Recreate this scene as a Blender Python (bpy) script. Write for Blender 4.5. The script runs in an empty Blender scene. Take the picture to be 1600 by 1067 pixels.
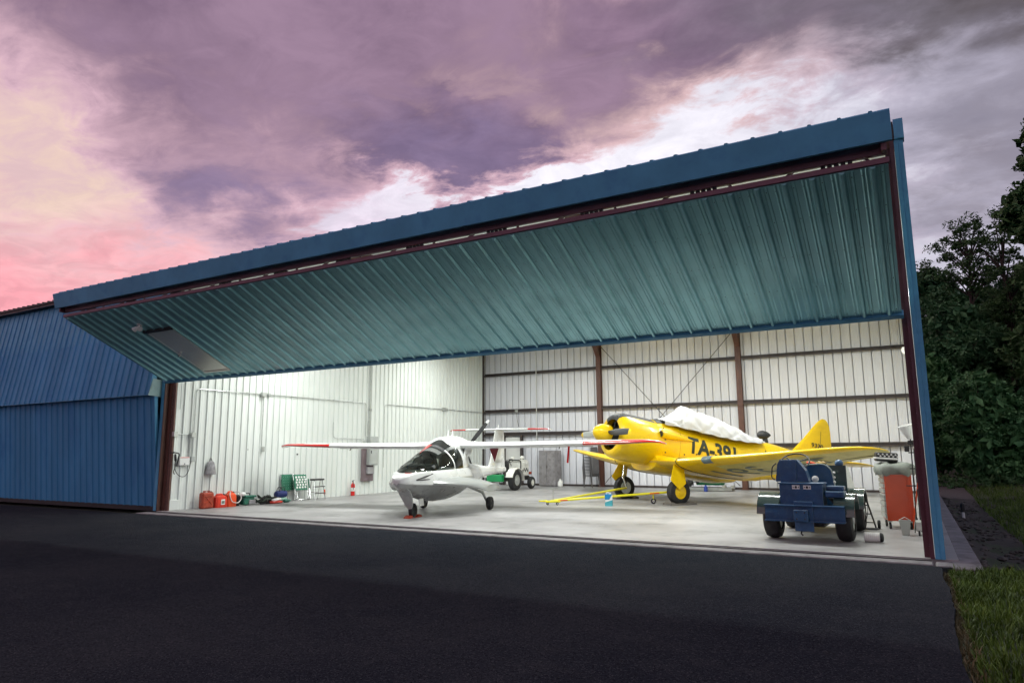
import bpy, bmesh, math, random
from mathutils import Vector, Matrix, Euler
from mathutils.bvhtree import BVHTree
rnd = random.Random(7)
sc = bpy.context.scene
col = sc.collection
R = math.radians

# ------------------------------------------------------------------ camera
cam_d = bpy.data.cameras.new("camera")
cam = bpy.data.objects.new("camera", cam_d)
col.objects.link(cam)
cam_d.sensor_width = 36.0
cam_d.lens = 24.05
cam_d.clip_start = 0.05
cam_d.clip_end = 3000.0
_yaw, _pit, _rol = 0.5228, 0.1588, -0.0067
_f = Vector((-math.sin(_yaw) * math.cos(_pit), math.cos(_yaw) * math.cos(_pit), math.sin(_pit)))
_r = Vector((math.cos(_yaw), math.sin(_yaw), 0.0))
_u = _r.cross(_f)
_r2 = _r * math.cos(_rol) + _u * math.sin(_rol)
_u2 = -_r * math.sin(_rol) + _u * math.cos(_rol)
cam.matrix_world = Matrix(((_r2.x, _u2.x, -_f.x, -0.0593), (_r2.y, _u2.y, -_f.y, -11.1217),
                           (_r2.z, _u2.z, -_f.z, 1.4523), (0, 0, 0, 1)))
sc.camera = cam

# ------------------------------------------------------------------ exposure
sc.view_settings.view_transform = 'Standard'
sc.view_settings.look = 'None'
sc.view_settings.exposure = 0.0
sc.view_settings.gamma = 1.0
sc.cycles.use_denoising = True
sc.cycles.use_adaptive_sampling = True
sc.cycles.adaptive_threshold = 0.03
sc.cycles.adaptive_min_samples = 12
sc.cycles.max_bounces = 6
sc.cycles.diffuse_bounces = 4
sc.cycles.glossy_bounces = 3
sc.cycles.transmission_bounces = 5
sc.cycles.transparent_max_bounces = 6
sc.cycles.sample_clamp_indirect = 6.0
sc.cycles.caustics_reflective = False
sc.cycles.caustics_refractive = False

# ------------------------------------------------------------------ world: dusk sky with broken cloud
SUN_AZ, SUN_EL = -20.0, 5.0       # behind the hangar, low
world = bpy.data.worlds.new("World")
sc.world = world
world.use_nodes = True
wt = world.node_tree
for n in list(wt.nodes):
    wt.nodes.remove(n)


def N(t, kind, **kw):
    n = t.nodes.new(kind)
    for k, v in kw.items():
        setattr(n, k, v)
    return n


def setin(t, sock, v):
    if hasattr(v, "is_output"):
        t.links.new(v, sock)
    else:
        sock.default_value = v


def mth(t, op, a, b=None, clamp=False):
    n = N(t, "ShaderNodeMath", operation=op, use_clamp=clamp)
    setin(t, n.inputs[0], a)
    if b is not None:
        setin(t, n.inputs[1], b)
    return n.outputs[0]


def mixc(t, f, a, b, blend='MIX'):
    n = N(t, "ShaderNodeMix", data_type='RGBA', blend_type=blend)
    setin(t, n.inputs[0], f)
    for s, v in ((n.inputs[6], a), (n.inputs[7], b)):
        if isinstance(v, tuple) and len(v) == 3:
            v = v + (1.0,)
        setin(t, s, v)
    return n.outputs[2]


def mapr(t, v, a, b, c=0.0, d=1.0, smooth=True):
    n = N(t, "ShaderNodeMapRange", interpolation_type='SMOOTHSTEP' if smooth else 'LINEAR')
    setin(t, n.inputs[0], v)
    for i, x in enumerate((a, b, c, d)):
        n.inputs[1 + i].default_value = x
    return n.outputs[0]


def azel(az, el):
    a, e = R(az), R(el)
    return (math.sin(a) * math.cos(e), math.cos(a) * math.cos(e), math.sin(e))


def sky_nodes(t):
    tc = N(t, "ShaderNodeTexCoord").outputs['Generated']
    nrm = N(t, "ShaderNodeVectorMath", operation='NORMALIZE')
    t.links.new(tc, nrm.inputs[0])
    d = nrm.outputs[0]
    sep = N(t, "ShaderNodeSeparateXYZ")
    t.links.new(d, sep.inputs[0])
    x, y, z = sep.outputs
    zc = mth(t, 'ADD', mth(t, 'MAXIMUM', z, 0.0), 0.14)
    uv = N(t, "ShaderNodeCombineXYZ")
    t.links.new(mth(t, 'DIVIDE', x, zc), uv.inputs[0])
    t.links.new(mth(t, 'DIVIDE', y, zc), uv.inputs[1])
    mp = N(t, "ShaderNodeMapping")
    mp.inputs['Rotation'].default_value = (0, 0, R(-34))
    mp.inputs['Scale'].default_value = (1.0, 1.25, 1.0)
    mp.inputs['Location'].default_value = (3.1, 1.7, 0.4)
    t.links.new(uv.outputs[0], mp.inputs[0])

    def noise(scale, detail, rough, dist, w=0.0):
        n = N(t, "ShaderNodeTexNoise")
        n.inputs['Scale'].default_value = scale
        n.inputs['Detail'].default_value = detail
        n.inputs['Roughness'].default_value = rough
        n.inputs['Distortion'].default_value = dist
        t.links.new(mp.outputs[0], n.inputs['Vector'])
        return n.outputs[0], n.outputs[1]
    n1, n1c = noise(2.0, 9.0, 0.60, 0.15)
    n2, n2c = noise(6.5, 7.0, 0.62, 0.6)
    sc1 = N(t, "ShaderNodeSeparateColor")
    t.links.new(n1c, sc1.inputs[0])
    deg = 180.0 / math.pi
    az = mth(t, 'MULTIPLY', mth(t, 'ARCTAN2', x, y), deg)
    el = mth(t, 'MULTIPLY', mth(t, 'ARCSINE', z), deg)
    sc2 = N(t, "ShaderNodeSeparateColor")
    t.links.new(n2c, sc2.inputs[0])
    # the cloud edges wander: shift the look-up by noise
    az = mth(t, 'ADD', az, mth(t, 'MULTIPLY', mth(t, 'SUBTRACT', sc1.outputs[1], 0.5), 26.0))
    el = mth(t, 'ADD', el, mth(t, 'MULTIPLY', mth(t, 'SUBTRACT', sc1.outputs[2], 0.5), 13.0))
    az = mth(t, 'ADD', az, mth(t, 'MULTIPLY', mth(t, 'SUBTRACT', sc2.outputs[1], 0.5), 9.0))
    el = mth(t, 'ADD', el, mth(t, 'MULTIPLY', mth(t, 'SUBTRACT', sc2.outputs[2], 0.5), 5.0))

    def blob(a, e, sa, se, amt=1.0, tilt=0.0):
        c, s_ = math.cos(R(tilt)), math.sin(R(tilt))
        da, de = mth(t, 'SUBTRACT', az, a), mth(t, 'SUBTRACT', el, e)
        u = mth(t, 'ADD', mth(t, 'MULTIPLY', da, c / sa), mth(t, 'MULTIPLY', de, s_ / sa))
        v = mth(t, 'SUBTRACT', mth(t, 'MULTIPLY', de, c / se), mth(t, 'MULTIPLY', da, s_ / se))
        q = mth(t, 'ADD', mth(t, 'MULTIPLY', u, u), mth(t, 'MULTIPLY', v, v))
        q = mth(t, 'MAXIMUM', mth(t, 'SUBTRACT', 1.0, q), 0.0)
        return mth(t, 'MULTIPLY', mth(t, 'MULTIPLY', q, q), amt) if amt != 1.0 else mth(t, 'MULTIPLY', q, q)

    def total(bl):
        o = bl[0]
        for q in bl[1:]:
            o = mth(t, 'ADD', o, q)
        return o
    den = total([mth(t, 'ADD', mth(t, 'MULTIPLY', mth(t, 'SUBTRACT', n1, 0.5), 1.1), 0.52),
                 mth(t, 'MULTIPLY', mth(t, 'SUBTRACT', n2, 0.5), 0.85),
                 blob(-54, 36, 44, 20, 0.95), blob(-10, 32.5, 24, 7.5, 0.9, 4), blob(10, 32, 17, 9, 1.0),
                 blob(-34, 25, 15, 4.8, 1.0, 4), blob(-51, 18.0, 14, 5.0, 0.65, 4), blob(8, 20, 13, 9, 0.45),
                 blob(-30, 18.0, 33, 7.0, -1.1, 6), blob(-8, 23.0, 18, 5.5, -0.95, -4), blob(-67, 20, 15, 6, -0.75, -10),
                 blob(-62, 9, 26, 8.5, -0.8), blob(2, 13, 14, 5, -0.35)])
    cover = mapr(t, den, 0.12, 0.62)
    thick = mapr(t, den, 0.45, 1.25)
    nis = N(t, "ShaderNodeTexSky", sky_type='NISHITA', sun_disc=False)
    nis.sun_elevation = R(SUN_EL)
    nis.sun_rotation = R(SUN_AZ)
    nis.air_density = 1.6
    nis.dust_density = 2.0
    clear = mixc(t, 1.0, nis.outputs[0], (0.05, 0.05, 0.05), 'MULTIPLY')
    clear = mixc(t, 0.88, clear, (0.47, 0.47, 0.62))
    clear = mixc(t, blob(-22, 21, 46, 22), clear, (0.97, 0.94, 1.03))
    clear = mixc(t, mth(t, 'MULTIPLY', blob(-42, 15, 26, 9), 0.7), clear, (0.93, 0.74, 0.90))
    clear = mixc(t, mth(t, 'MULTIPLY', mapr(t, az, -44.0, -62.0), 0.9), clear, (0.90, 0.62, 0.62))
    low = mapr(t, el, 20.0, 9.0)
    leftf = mapr(t, az, -40.0, -66.0)
    clear = mixc(t, mth(t, 'MULTIPLY', leftf, low), clear, (0.98, 0.40, 0.46))
    clear = mixc(t, mth(t, 'MULTIPLY', mth(t, 'MULTIPLY', blob(-67, 20.5, 15, 6.5), mapr(t, n2, 0.35, 0.6)), 0.85), clear, (0.80, 0.60, 0.50))
    side = mapr(t, az, 6.0, -20.0)
    thin = mixc(t, side, (0.50, 0.47, 0.58), (0.70, 0.46, 0.55))
    thin = mixc(t, mth(t, 'MULTIPLY', blob(-22, 29, 26, 7), 0.8), thin, (0.78, 0.55, 0.52))
    thin = mixc(t, mth(t, 'MULTIPLY', blob(-41, 26, 9, 4), 0.8), thin, (0.62, 0.44, 0.42))
    mid = mixc(t, side, (0.27, 0.25, 0.32), (0.33, 0.22, 0.315))
    thk = mixc(t, side, (0.19, 0.165, 0.20), (0.19, 0.125, 0.20))
    body = mixc(t, mapr(t, n1, 0.36, 0.64), thk, mid)
    body = mixc(t, mth(t, 'MULTIPLY', blob(11, 32, 18, 10), 0.95), body, (0.085, 0.068, 0.068))
    blue = mth(t, 'MAXIMUM', blob(-34, 24.5, 15, 5.0), blob(-51, 18.5, 15, 5))
    body = mixc(t, mth(t, 'MULTIPLY', blue, 0.6), body, (0.245, 0.195, 0.345))
    cl = mixc(t, thick, thin, body)
    out = mixc(t, cover, clear, cl)
    return mixc(t, 1.0, out, mixc(t, mapr(t, n2, 0.3, 0.7), (0.89, 0.89, 0.90), (1.11, 1.11, 1.10)), 'MULTIPLY')


bg = N(wt, "ShaderNodeBackground")
wo = N(wt, "ShaderNodeOutputWorld")
setin(wt, bg.inputs[0], sky_nodes(wt))
bg.inputs[1].default_value = 1.0
wt.links.new(bg.outputs[0], wo.inputs[0])
world.cycles.sampling_method = 'MANUAL'
world.cycles.sample_map_resolution = 512

# ------------------------------------------------------------------ sun (veiled by cloud, almost set)
sun_d = bpy.data.lights.new("sun", 'SUN')
sun_d.energy = 0.25
sun_d.angle = R(20)
sun_d.color = (1.0, 0.82, 0.78)
sun = bpy.data.objects.new("sun", sun_d)
col.objects.link(sun)
sun.rotation_euler = (-Vector(azel(SUN_AZ, SUN_EL))).to_track_quat('-Z', 'Y').to_euler()


# ================================================================== helpers
class MB:
    """collects geometry; build() links it as one mesh object"""

    def __init__(s):
        s.v = []
        s.f = []

    def add(s, vs, fs):
        o = len(s.v)
        s.v += [tuple(v) for v in vs]
        s.f += [tuple(i + o for i in f) for f in fs]
        return s

    def box(s, c, d, rot=None, bev=0.0):
        hx, hy, hz = d[0] / 2, d[1] / 2, d[2] / 2
        c = Vector(c)
        m = rot if isinstance(rot, Matrix) else (Euler(rot).to_matrix() if rot else Matrix.Identity(3))
        b = min(bev, hx * .9, hy * .9, hz * .9)
        if b <= 0:
            vs = [(x, y, z) for x in (-hx, hx) for y in (-hy, hy) for z in (-hz, hz)]
            fs = [(0, 1, 3, 2), (4, 6, 7, 5), (0, 4, 5, 1), (2, 3, 7, 6), (0, 2, 6, 4), (1, 5, 7, 3)]
        else:
            vs = []
            idx = {}
            for sx in (-1, 1):
                for sy in (-1, 1):
                    for sz in (-1, 1):
                        for ax in range(3):
                            p = [sx * (hx - b), sy * (hy - b), sz * (hz - b)]
                            p[ax] = (sx * hx, sy * hy, sz * hz)[ax]
                            idx[(sx, sy, sz, ax)] = len(vs)
                            vs.append(tuple(p))
            fs = []
            for ax in range(3):
                a, bb = [k for k in range(3) if k != ax]
                for sg in (-1, 1):
                    q = []
                    for (p, r) in ((-1, -1), (1, -1), (1, 1), (-1, 1)):
                        k = [0, 0, 0]
                        k[ax], k[a], k[bb] = sg, p, r
                        q.append(idx[(k[0], k[1], k[2], ax)])
                    fs.append(q if (sg == 1) == (ax != 1) else q[::-1])
            for ax in range(3):
                a, bb = [k for k in range(3) if k != ax]
                for p in (-1, 1):
                    for r in (-1, 1):
                        q = []
                        for (e, w) in ((-1, a), (-1, bb), (1, bb), (1, a)):
                            k = [0, 0, 0]
                            k[ax], k[a], k[bb] = e, p, r
                            q.append(idx[(k[0], k[1], k[2], w)])
                        fs.append(q)
            for sx in (-1, 1):
                for sy in (-1, 1):
                    for sz in (-1, 1):
                        fs.append([idx[(sx, sy, sz, k)] for k in range(3)])
        return s.add([c + m @ Vector(v) for v in vs], fs)

    def tube(s, pts, r, n=8, caps=True, sq=1.0):
        pts = [Vector(p) for p in pts]
        rs = r if isinstance(r, (list, tuple)) else [r] * len(pts)
        rings = []
        up = None
        for i, p in enumerate(pts):
            t = (pts[min(i + 1, len(pts) - 1)] - pts[max(i - 1, 0)])
            if t.length < 1e-9:
                t = Vector((0, 0, 1))
            t.normalize()
            if up is None:
                a = Vector((0, 0, 1)) if abs(t.z) < .9 else Vector((1, 0, 0))
                up = (a - t * a.dot(t)).normalized()
            else:
                up = (up - t * up.dot(t))
                up = up.normalized() if up.length > 1e-6 else t.orthogonal().normalized()
            w = t.cross(up)
            rings.append([p + (up * math.cos(2 * math.pi * k / n) * sq + w * math.sin(2 * math.pi * k / n)) * rs[i]
                          for k in range(n)])
        return s.loft(rings, caps)

    def loft(s, rings, caps=True, closed=True):
        n = len(rings[0])
        vs = [v for r in rings for v in r]
        fs = []
        for i in range(len(rings) - 1):
            for k in range(n if closed else n - 1):
                a, b = i * n + k, i * n + (k + 1) % n
                fs.append((a, b, b + n, a + n))
        if caps and closed:
            fs.append(tuple(range(n))[::-1])
            fs.append(tuple((len(rings) - 1) * n + k for k in range(n)))
        return s.add(vs, fs)

    def lathe(s, prof, o=(0, 0, 0), ax=(0, 0, 1), n=20, caps=True):
        """prof: (distance along axis, radius)"""
        ax = Vector(ax).normalized()
        u = ax.orthogonal().normalized()
        w = ax.cross(u)
        o = Vector(o)
        rings = [[o + ax * h + (u * math.cos(2 * math.pi * k / n) + w * math.sin(2 * math.pi * k / n)) * max(r, 1e-4)
                  for k in range(n)] for h, r in prof]
        return s.loft(rings, caps)

    def prism(s, poly, axis, a, b):
        """poly: 2-d points in the plane perpendicular to axis ('x': (y,z), 'y': (x,z), 'z': (x,y))"""
        def P(q, h):
            return {'x': (h, q[0], q[1]), 'y': (q[0], h, q[1]), 'z': (q[0], q[1], h)}[axis]
        n = len(poly)
        vs = [P(q, a) for q in poly] + [P(q, b) for q in poly]
        fs = [(k, (k + 1) % n, n + (k + 1) % n, n + k) for k in range(n)]
        fs += [tuple(range(n))[::-1], tuple(range(n, 2 * n))]
        return s.add(vs, fs)

    def sphere(s, c, r, n=12, m=8):
        r = r if isinstance(r, (tuple, list)) else (r, r, r)
        prof = [(-math.cos(math.pi * i / m), math.sin(math.pi * i / m)) for i in range(m + 1)]
        b = MB().lathe(prof, n=n)
        return s.add([(c[0] + v[0] * r[0], c[1] + v[1] * r[1], c[2] + v[2] * r[2]) for v in b.v], b.f)

    def xf(s, m):
        s.v = [tuple(m @ Vector(v)) for v in s.v]
        return s

    def mesh(s, name, m, smooth=None):
        me = bpy.data.meshes.new(name)
        me.from_pydata(s.v, [], s.f)
        bm = bmesh.new()
        bm.from_mesh(me)
        bmesh.ops.recalc_face_normals(bm, faces=bm.faces)
        bm.to_mesh(me)
        bm.free()
        if m is not None:
            me.materials.append(m)
        if smooth is not None:
            me.shade_smooth()
            me.set_sharp_from_angle(angle=R(smooth))
        return me

    def build(s, name, m, parent=None, smooth=None):
        return link(name, s.mesh(name, m, smooth), parent)


def link(name, me, parent=None, loc=None, rot=None):
    o = bpy.data.objects.new(name, me)
    col.objects.link(o)
    if parent is not None:
        o.parent = parent
    if loc is not None:
        o.location = loc
    if rot is not None:
        o.rotation_euler = rot
    return o


def tag(o, label, cat=None, group=None):
    o["label"] = label
    if cat:
        o["category"] = cat
    if group:
        o["group"] = group
    return o


def thing(name, label, cat, loc=(0, 0, 0), rz=0.0, group=None):
    o = bpy.data.objects.new(name, None)
    col.objects.link(o)
    o.empty_display_size = 0.2
    o.location = loc
    o.rotation_euler = (0, 0, rz)
    return tag(o, label, cat, group)


def struct(o, kind="structure"):
    o["kind"] = kind
    return o


def pmat(name, c, rough=0.5, metal=0.0, var=0.12, vs=3.0, bump=0.0, bs=60.0, world_pos=False, spec=0.5,
         dirt=None, dirt_amt=0.0, ds=2.0, coat=0.0, emit=None, stretch=None, detail=5.0):
    """procedural principled material: base colour with noise variation, optional dirt patches and fine bump"""
    m = bpy.data.materials.new(name)
    m.use_nodes = True
    t = m.node_tree
    b = t.nodes['Principled BSDF']
    if world_pos:
        vec = N(t, "ShaderNodeNewGeometry").outputs['Position']
    else:
        vec = N(t, "ShaderNodeTexCoord").outputs['Object']
    if stretch:
        mp = N(t, "ShaderNodeMapping")
        mp.inputs['Scale'].default_value = stretch
        t.links.new(vec, mp.inputs[0])
        vec = mp.outputs[0]

    def noise(scale, det=detail, rg=0.6):
        n = N(t, "ShaderNodeTexNoise")
        n.inputs['Scale'].default_value = scale
        n.inputs['Detail'].default_value = det
        n.inputs['Roughness'].default_value = rg
        t.links.new(vec, n.inputs['Vector'])
        return n.outputs[0]
    n1 = noise(vs)
    lo = tuple(x * (1 - var) for x in c)
    hi = tuple(min(1, x * (1 + var)) for x in c)
    cc = mixc(t, mapr(t, n1, 0.3, 0.7), lo, hi)
    if dirt is not None:
        n2 = noise(ds, 7.0, 0.65)
        cc = mixc(t, mth(t, 'MULTIPLY', mapr(t, n2, 0.48, 0.68), dirt_amt), cc, dirt)
        r = mth(t, 'ADD', rough, mth(t, 'MULTIPLY', mapr(t, n2, 0.45, 0.7), 0.12))
        setin(t, b.inputs['Roughness'], r)
    else:
        rr = mth(t, 'ADD', rough - 0.05, mth(t, 'MULTIPLY', n1, 0.1))
        setin(t, b.inputs['Roughness'], rr)
    setin(t, b.inputs['Base Color'], cc)
    b.inputs['Metallic'].default_value = metal
    b.inputs['Specular IOR Level'].default_value = spec
    b.inputs['Coat Weight'].default_value = coat
    b.inputs['Coat Roughness'].default_value = 0.08
    if bump > 0:
        bn = N(t, "ShaderNodeBump")
        bn.inputs['Strength'].default_value = bump
        bn.inputs['Distance'].default_value = 0.01
        t.links.new(noise(bs, 3.0), bn.inputs['Height'])
        t.links.new(bn.outputs[0], b.inputs['Normal'])
    if emit:
        b.inputs['Emission Color'].default_value = tuple(emit[0]) + (1,)
        b.inputs['Emission Strength'].default_value = emit[1]
    return m


def rot_to(d, up=(0, 0, 1)):
    return Vector(d).to_track_quat('Y', 'Z').to_matrix()


def copy_tree(o, parent=None):
    c = o.copy()
    col.objects.link(c)
    c.parent = parent
    for ch in o.children:
        copy_tree(ch, c)
    return c


def bend(pts, r=0.1, n=5):
    """round the corners of a path"""
    pts = [Vector(p) for p in pts]
    out = [pts[0]]
    for i in range(1, len(pts) - 1):
        a, b, c = pts[i - 1], pts[i], pts[i + 1]
        d1, d2 = (a - b), (c - b)
        rr = min(r, d1.length * .45, d2.length * .45)
        p, q = b + d1.normalized() * rr, b + d2.normalized() * rr
        for k in range(n + 1):
            t = k / n
            out.append(p * (1 - t) ** 2 + b * 2 * t * (1 - t) + q * t * t)
    out.append(pts[-1])
    return out
# ================================================================== materials
M = {}
M['white_liner'] = pmat('white_liner_steel', (0.72, 0.75, 0.72), 0.30, var=0.04, vs=0.8, world_pos=True,
                        dirt=(0.55, 0.55, 0.50), dirt_amt=0.25, ds=1.3, stretch=(1, 1, 0.25))
M['back_sheet'] = pmat('back_wall_steel', (0.74, 0.745, 0.80), 0.45, var=0.05, vs=0.7, world_pos=True,
                       dirt=(0.58, 0.57, 0.59), dirt_amt=0.3, ds=1.1, stretch=(1, 1, 0.2), bump=0.05, bs=9)
M['blue_steel'] = pmat('blue_painted_steel', (0.085, 0.30, 0.47), 0.45, spec=0.25, var=0.12, vs=1.2, world_pos=True,
                       dirt=(0.05, 0.18, 0.37), dirt_amt=0.35, ds=3.0, bump=0.04, bs=30)
M['blue_wall'] = pmat('blue_wall_steel', (0.068, 0.255, 0.46), 0.5, spec=0.25, var=0.1, vs=0.9, world_pos=True,
                      dirt=(0.03, 0.14, 0.36), dirt_amt=0.4, ds=1.5, stretch=(1, 1, 0.3))
M['blue_steel_lit'] = pmat('greenlit_blue_steel', (0.30, 0.62, 0.65), 0.34, metal=0.55, coat=0.4, var=0.06, vs=1.5, world_pos=True,  # blue door steel with the greenish hangar light put into its colour
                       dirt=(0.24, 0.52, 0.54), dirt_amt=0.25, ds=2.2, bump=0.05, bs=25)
M['maroon'] = pmat('maroon_primer_steel', (0.085, 0.022, 0.036), 0.5, var=0.15, vs=4, world_pos=True, bump=0.08, bs=40)
M['brown_steel'] = pmat('brown_primer_steel', (0.115, 0.05, 0.036), 0.5, var=0.15, vs=4, world_pos=True, bump=0.08, bs=40)
M['girt'] = pmat('dark_girt_steel', (0.05, 0.037, 0.036), 0.5, var=0.15, vs=4, world_pos=True)
M['concrete'] = pmat('floor_concrete', (0.31, 0.302, 0.303), 0.42, var=0.2, vs=0.55, world_pos=True, spec=0.4,
                     dirt=(0.14, 0.138, 0.13), dirt_amt=0.6, ds=0.9, bump=0.05, bs=40, detail=9)
M['kerb_conc'] = pmat('weathered_concrete', (0.19, 0.18, 0.185), 0.8, var=0.25, vs=3.0, world_pos=True,
                      dirt=(0.10, 0.10, 0.095), dirt_amt=0.7, ds=2.5, bump=0.3, bs=50)
M['white_paint'] = pmat('white_paint', (0.74, 0.74, 0.72), 0.35, var=0.03)
M['cream_door'] = pmat('cream_door_paint', (0.86, 0.90, 0.80), 0.34, metal=0.6, var=0.03)
M['galv'] = pmat('galvanised_steel', (0.50, 0.52, 0.50), 0.38, metal=0.7, var=0.1, vs=12)
M['grey_box'] = pmat('grey_enamel', (0.42, 0.44, 0.42), 0.4, var=0.06)
M['black'] = pmat('black_plastic', (0.012, 0.012, 0.013), 0.5, var=0.2)
M['rubber'] = pmat('tyre_rubber', (0.018, 0.018, 0.019), 0.75, var=0.3, vs=14, bump=0.3, bs=90)
M['chrome'] = pmat('bright_metal', (0.62, 0.62, 0.62), 0.22, metal=1.0, var=0.05)
M['dark_metal'] = pmat('dark_metal', (0.05, 0.05, 0.052), 0.45, metal=0.6, var=0.2)


def asphalt():
    m = bpy.data.materials.new('asphalt')
    m.use_nodes = True
    t = m.node_tree
    b = t.nodes['Principled BSDF']
    pos = N(t, "ShaderNodeNewGeometry").outputs['Position']

    def noise(s, d, r=0.6):
        n = N(t, "ShaderNodeTexNoise")
        n.inputs['Scale'].default_value = s
        n.inputs['Detail'].default_value = d
        n.inputs['Roughness'].default_value = r
        t.links.new(pos, n.inputs['Vector'])
        return n.outputs[0]
    big = noise(0.22, 5)
    mid = noise(2.2, 6, 0.7)
    vor = N(t, "ShaderNodeTexVoronoi", feature='F1')
    vor.inputs['Scale'].default_value = 100.0
    t.links.new(pos, vor.inputs['Vector'])
    c = mixc(t, mapr(t, big, 0.3, 0.7), (0.022, 0.0255, 0.033), (0.038, 0.0415, 0.047))
    c = mixc(t, mth(t, 'MULTIPLY', mapr(t, mid, 0.45, 0.75), 0.4), c, (0.046, 0.049, 0.053))
    vsep = N(t, "ShaderNodeSeparateColor")
    t.links.new(vor.outputs['Color'], vsep.inputs[0])
    c = mixc(t, mth(t, 'MULTIPLY', mapr(t, vsep.outputs[0], 0.75, 1.0), 0.55), c, (0.085, 0.09, 0.097))
    c = mixc(t, mth(t, 'MULTIPLY', mapr(t, vsep.outputs[1], 0.65, 1.0), 0.6), c, (0.004, 0.005, 0.007))
    setin(t, b.inputs['Base Color'], c)
    setin(t, b.inputs['Roughness'], mapr(t, mid, 0.3, 0.7, 0.72, 0.9))
    b.inputs['Specular IOR Level'].default_value = 0.0
    h = mth(t, 'ADD', mth(t, 'MULTIPLY', vor.outputs['Distance'], 0.8), mth(t, 'MULTIPLY', noise(30, 4), 0.7))
    bn = N(t, "ShaderNodeBump")
    bn.inputs['Strength'].default_value = 0.75
    bn.inputs['Distance'].default_value = 0.012
    t.links.new(h, bn.inputs['Height'])
    t.links.new(bn.outputs[0], b.inputs['Normal'])
    return m


M['asphalt'] = asphalt()
M['soil'] = pmat('stony_soil', (0.022, 0.019, 0.017), 0.9, var=0.5, vs=6, world_pos=True, bump=0.9, bs=22,
                 dirt=(0.05, 0.045, 0.04), dirt_amt=0.6, ds=12)
M['gravel'] = pmat('gravel_path', (0.05, 0.043, 0.040), 0.9, var=0.4, vs=14, world_pos=True, bump=0.8, bs=40)
M['turf'] = pmat('turf_soil', (0.014, 0.026, 0.008), 0.95, var=0.5, vs=5, world_pos=True, bump=0.8, bs=30)

W = 16.8      # opening runs X = -16.8 .. 0 along Y = 0
D = 15.26     # depth
EAVE = 6.1

# ================================================================== ground
terr = MB()
nx, ny = 60, 60


def ground_z(x, y):
    z = -0.10
    if x > 0.3:
        # shallow drain beside the slab, then a bank up to the wood
        t = min(1.0, max(0.0, (x - 0.55) / 0.5)) * min(1.0, max(0.0, (3.2 - x) / 1.2)) if x < 3.2 else 0.0
        if -0.3 < y < 16:
            z -= 0.16 * t * min(1.0, (y + 0.3) / 0.8) * min(1.0, (16 - y) / 4)
        z += 0.05 * max(0.0, min(1.0, (x - 0.2) / 0.5)) * (1.0 if y < -0.3 else max(0.0, min(1.0, (x - 2.2) / 1.5)))
        if y > 18:
            z += min(3.5, (y - 18) * 0.05) * min(1.0, x / 3)
    return z


xs = [-900, -400, -200, -100, -60, -40] + [-34 + i * 2.0 for i in range(17)] + [0.1 + i * 0.3 for i in range(34)] + [
    11, 13, 16, 20, 26, 36, 60, 120, 300, 900]
ys = [-900, -300, -120, -60, -30, -20] + [-15 + i * 0.75 for i in range(60)] + [31, 34, 38, 44, 52, 64, 90, 150, 300, 900]
vs = [(x, y, ground_z(x, y)) for y in ys for x in xs]
nxs = len(xs)
terr.add(vs, [(j * nxs + i, j * nxs + i + 1, (j + 1) * nxs + i + 1, (j + 1) * nxs + i)
              for j in range(len(ys) - 1) for i in range(nxs - 1)])
struct(terr.build('terrain', M['turf'], smooth=60))

# asphalt apron with a ragged right edge
ap = MB()
edge = []
y = -0.63
while y > -40:
    edge.append((0.16 + 0.02 * math.sin(y * 1.7) + 0.008 * math.sin(y * 5.1) + rnd.uniform(-.008, .008) - 0.02 * min(1, (-y) / 3), y))
    y -= 0.12
edge[0] = (0.36, -0.63)
poly = [(-60, -0.63)] + edge + [(-60, -40)]
ap.prism(poly, 'z', -0.20, -0.022)
struct(ap.build('asphalt_apron', M['asphalt']))

# slab, sill strips in front of it, kerb strip along the right wall
b = MB()
b.box((-W / 2 + 0.1, (D + 0.2) / 2 - 0.055, -0.15), (W + 0.5, D + 0.31, 0.30))
struct(b.build('concrete_floor', M['concrete']))
b = MB()
b.box((-W / 2 - 0.1, -0.395, -0.13), (W + 0.3, 0.41, 0.245), bev=0.012)
sill = struct(b.build('door_sill', M['kerb_conc']))
b = MB().box((-W / 2 - 0.1, -0.30, -0.004), (W + 0.28, 0.035, 0.02))
b.build('track_bar', M['dark_metal'], sill)
b = MB()
b.box((0.42, 7.6, -0.15), (0.34, 16.6, 0.27), bev=0.015)
b.box((0.30, -0.46, -0.14), (0.44, 0.38, 0.26), bev=0.02)
struct(b.build('kerb_strip', M['kerb_conc']))
# stony drain and gravel path to the right
b = MB()
pv = []
n = 40
for j in range(n + 1):
    y = -0.35 + j * (15.6 / n)
    for i in range(9):
        x = 0.56 + i * (1.75 + 0.5 * math.sin(y * .7) * .3) / 8
        pv.append((x, y, ground_z(x, y) + 0.012 + rnd.uniform(-.03, .03) * (0 < i < 8)))
b.add(pv, [(j * 9 + i, j * 9 + i + 1, (j + 1) * 9 + i + 1, (j + 1) * 9 + i) for j in range(n) for i in range(8)])
struct(b.build('drain_soil', M['soil'], smooth=70))
b = MB()
pv = []
for j in range(21):
    y = 14.5 + j * 0.35
    for i in range(11):
        x = -1.0 + i * 0.5
        pv.append((x, y + 0.25 * x, ground_z(x, y + 0.25 * x) + 0.03))
b.add(pv, [(j * 11 + i, j * 11 + i + 1, (j + 1) * 11 + i + 1, (j + 1) * 11 + i) for j in range(20) for i in range(10)])
struct(b.build('gravel_path', M['gravel'], smooth=70))
st = MB()
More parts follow.
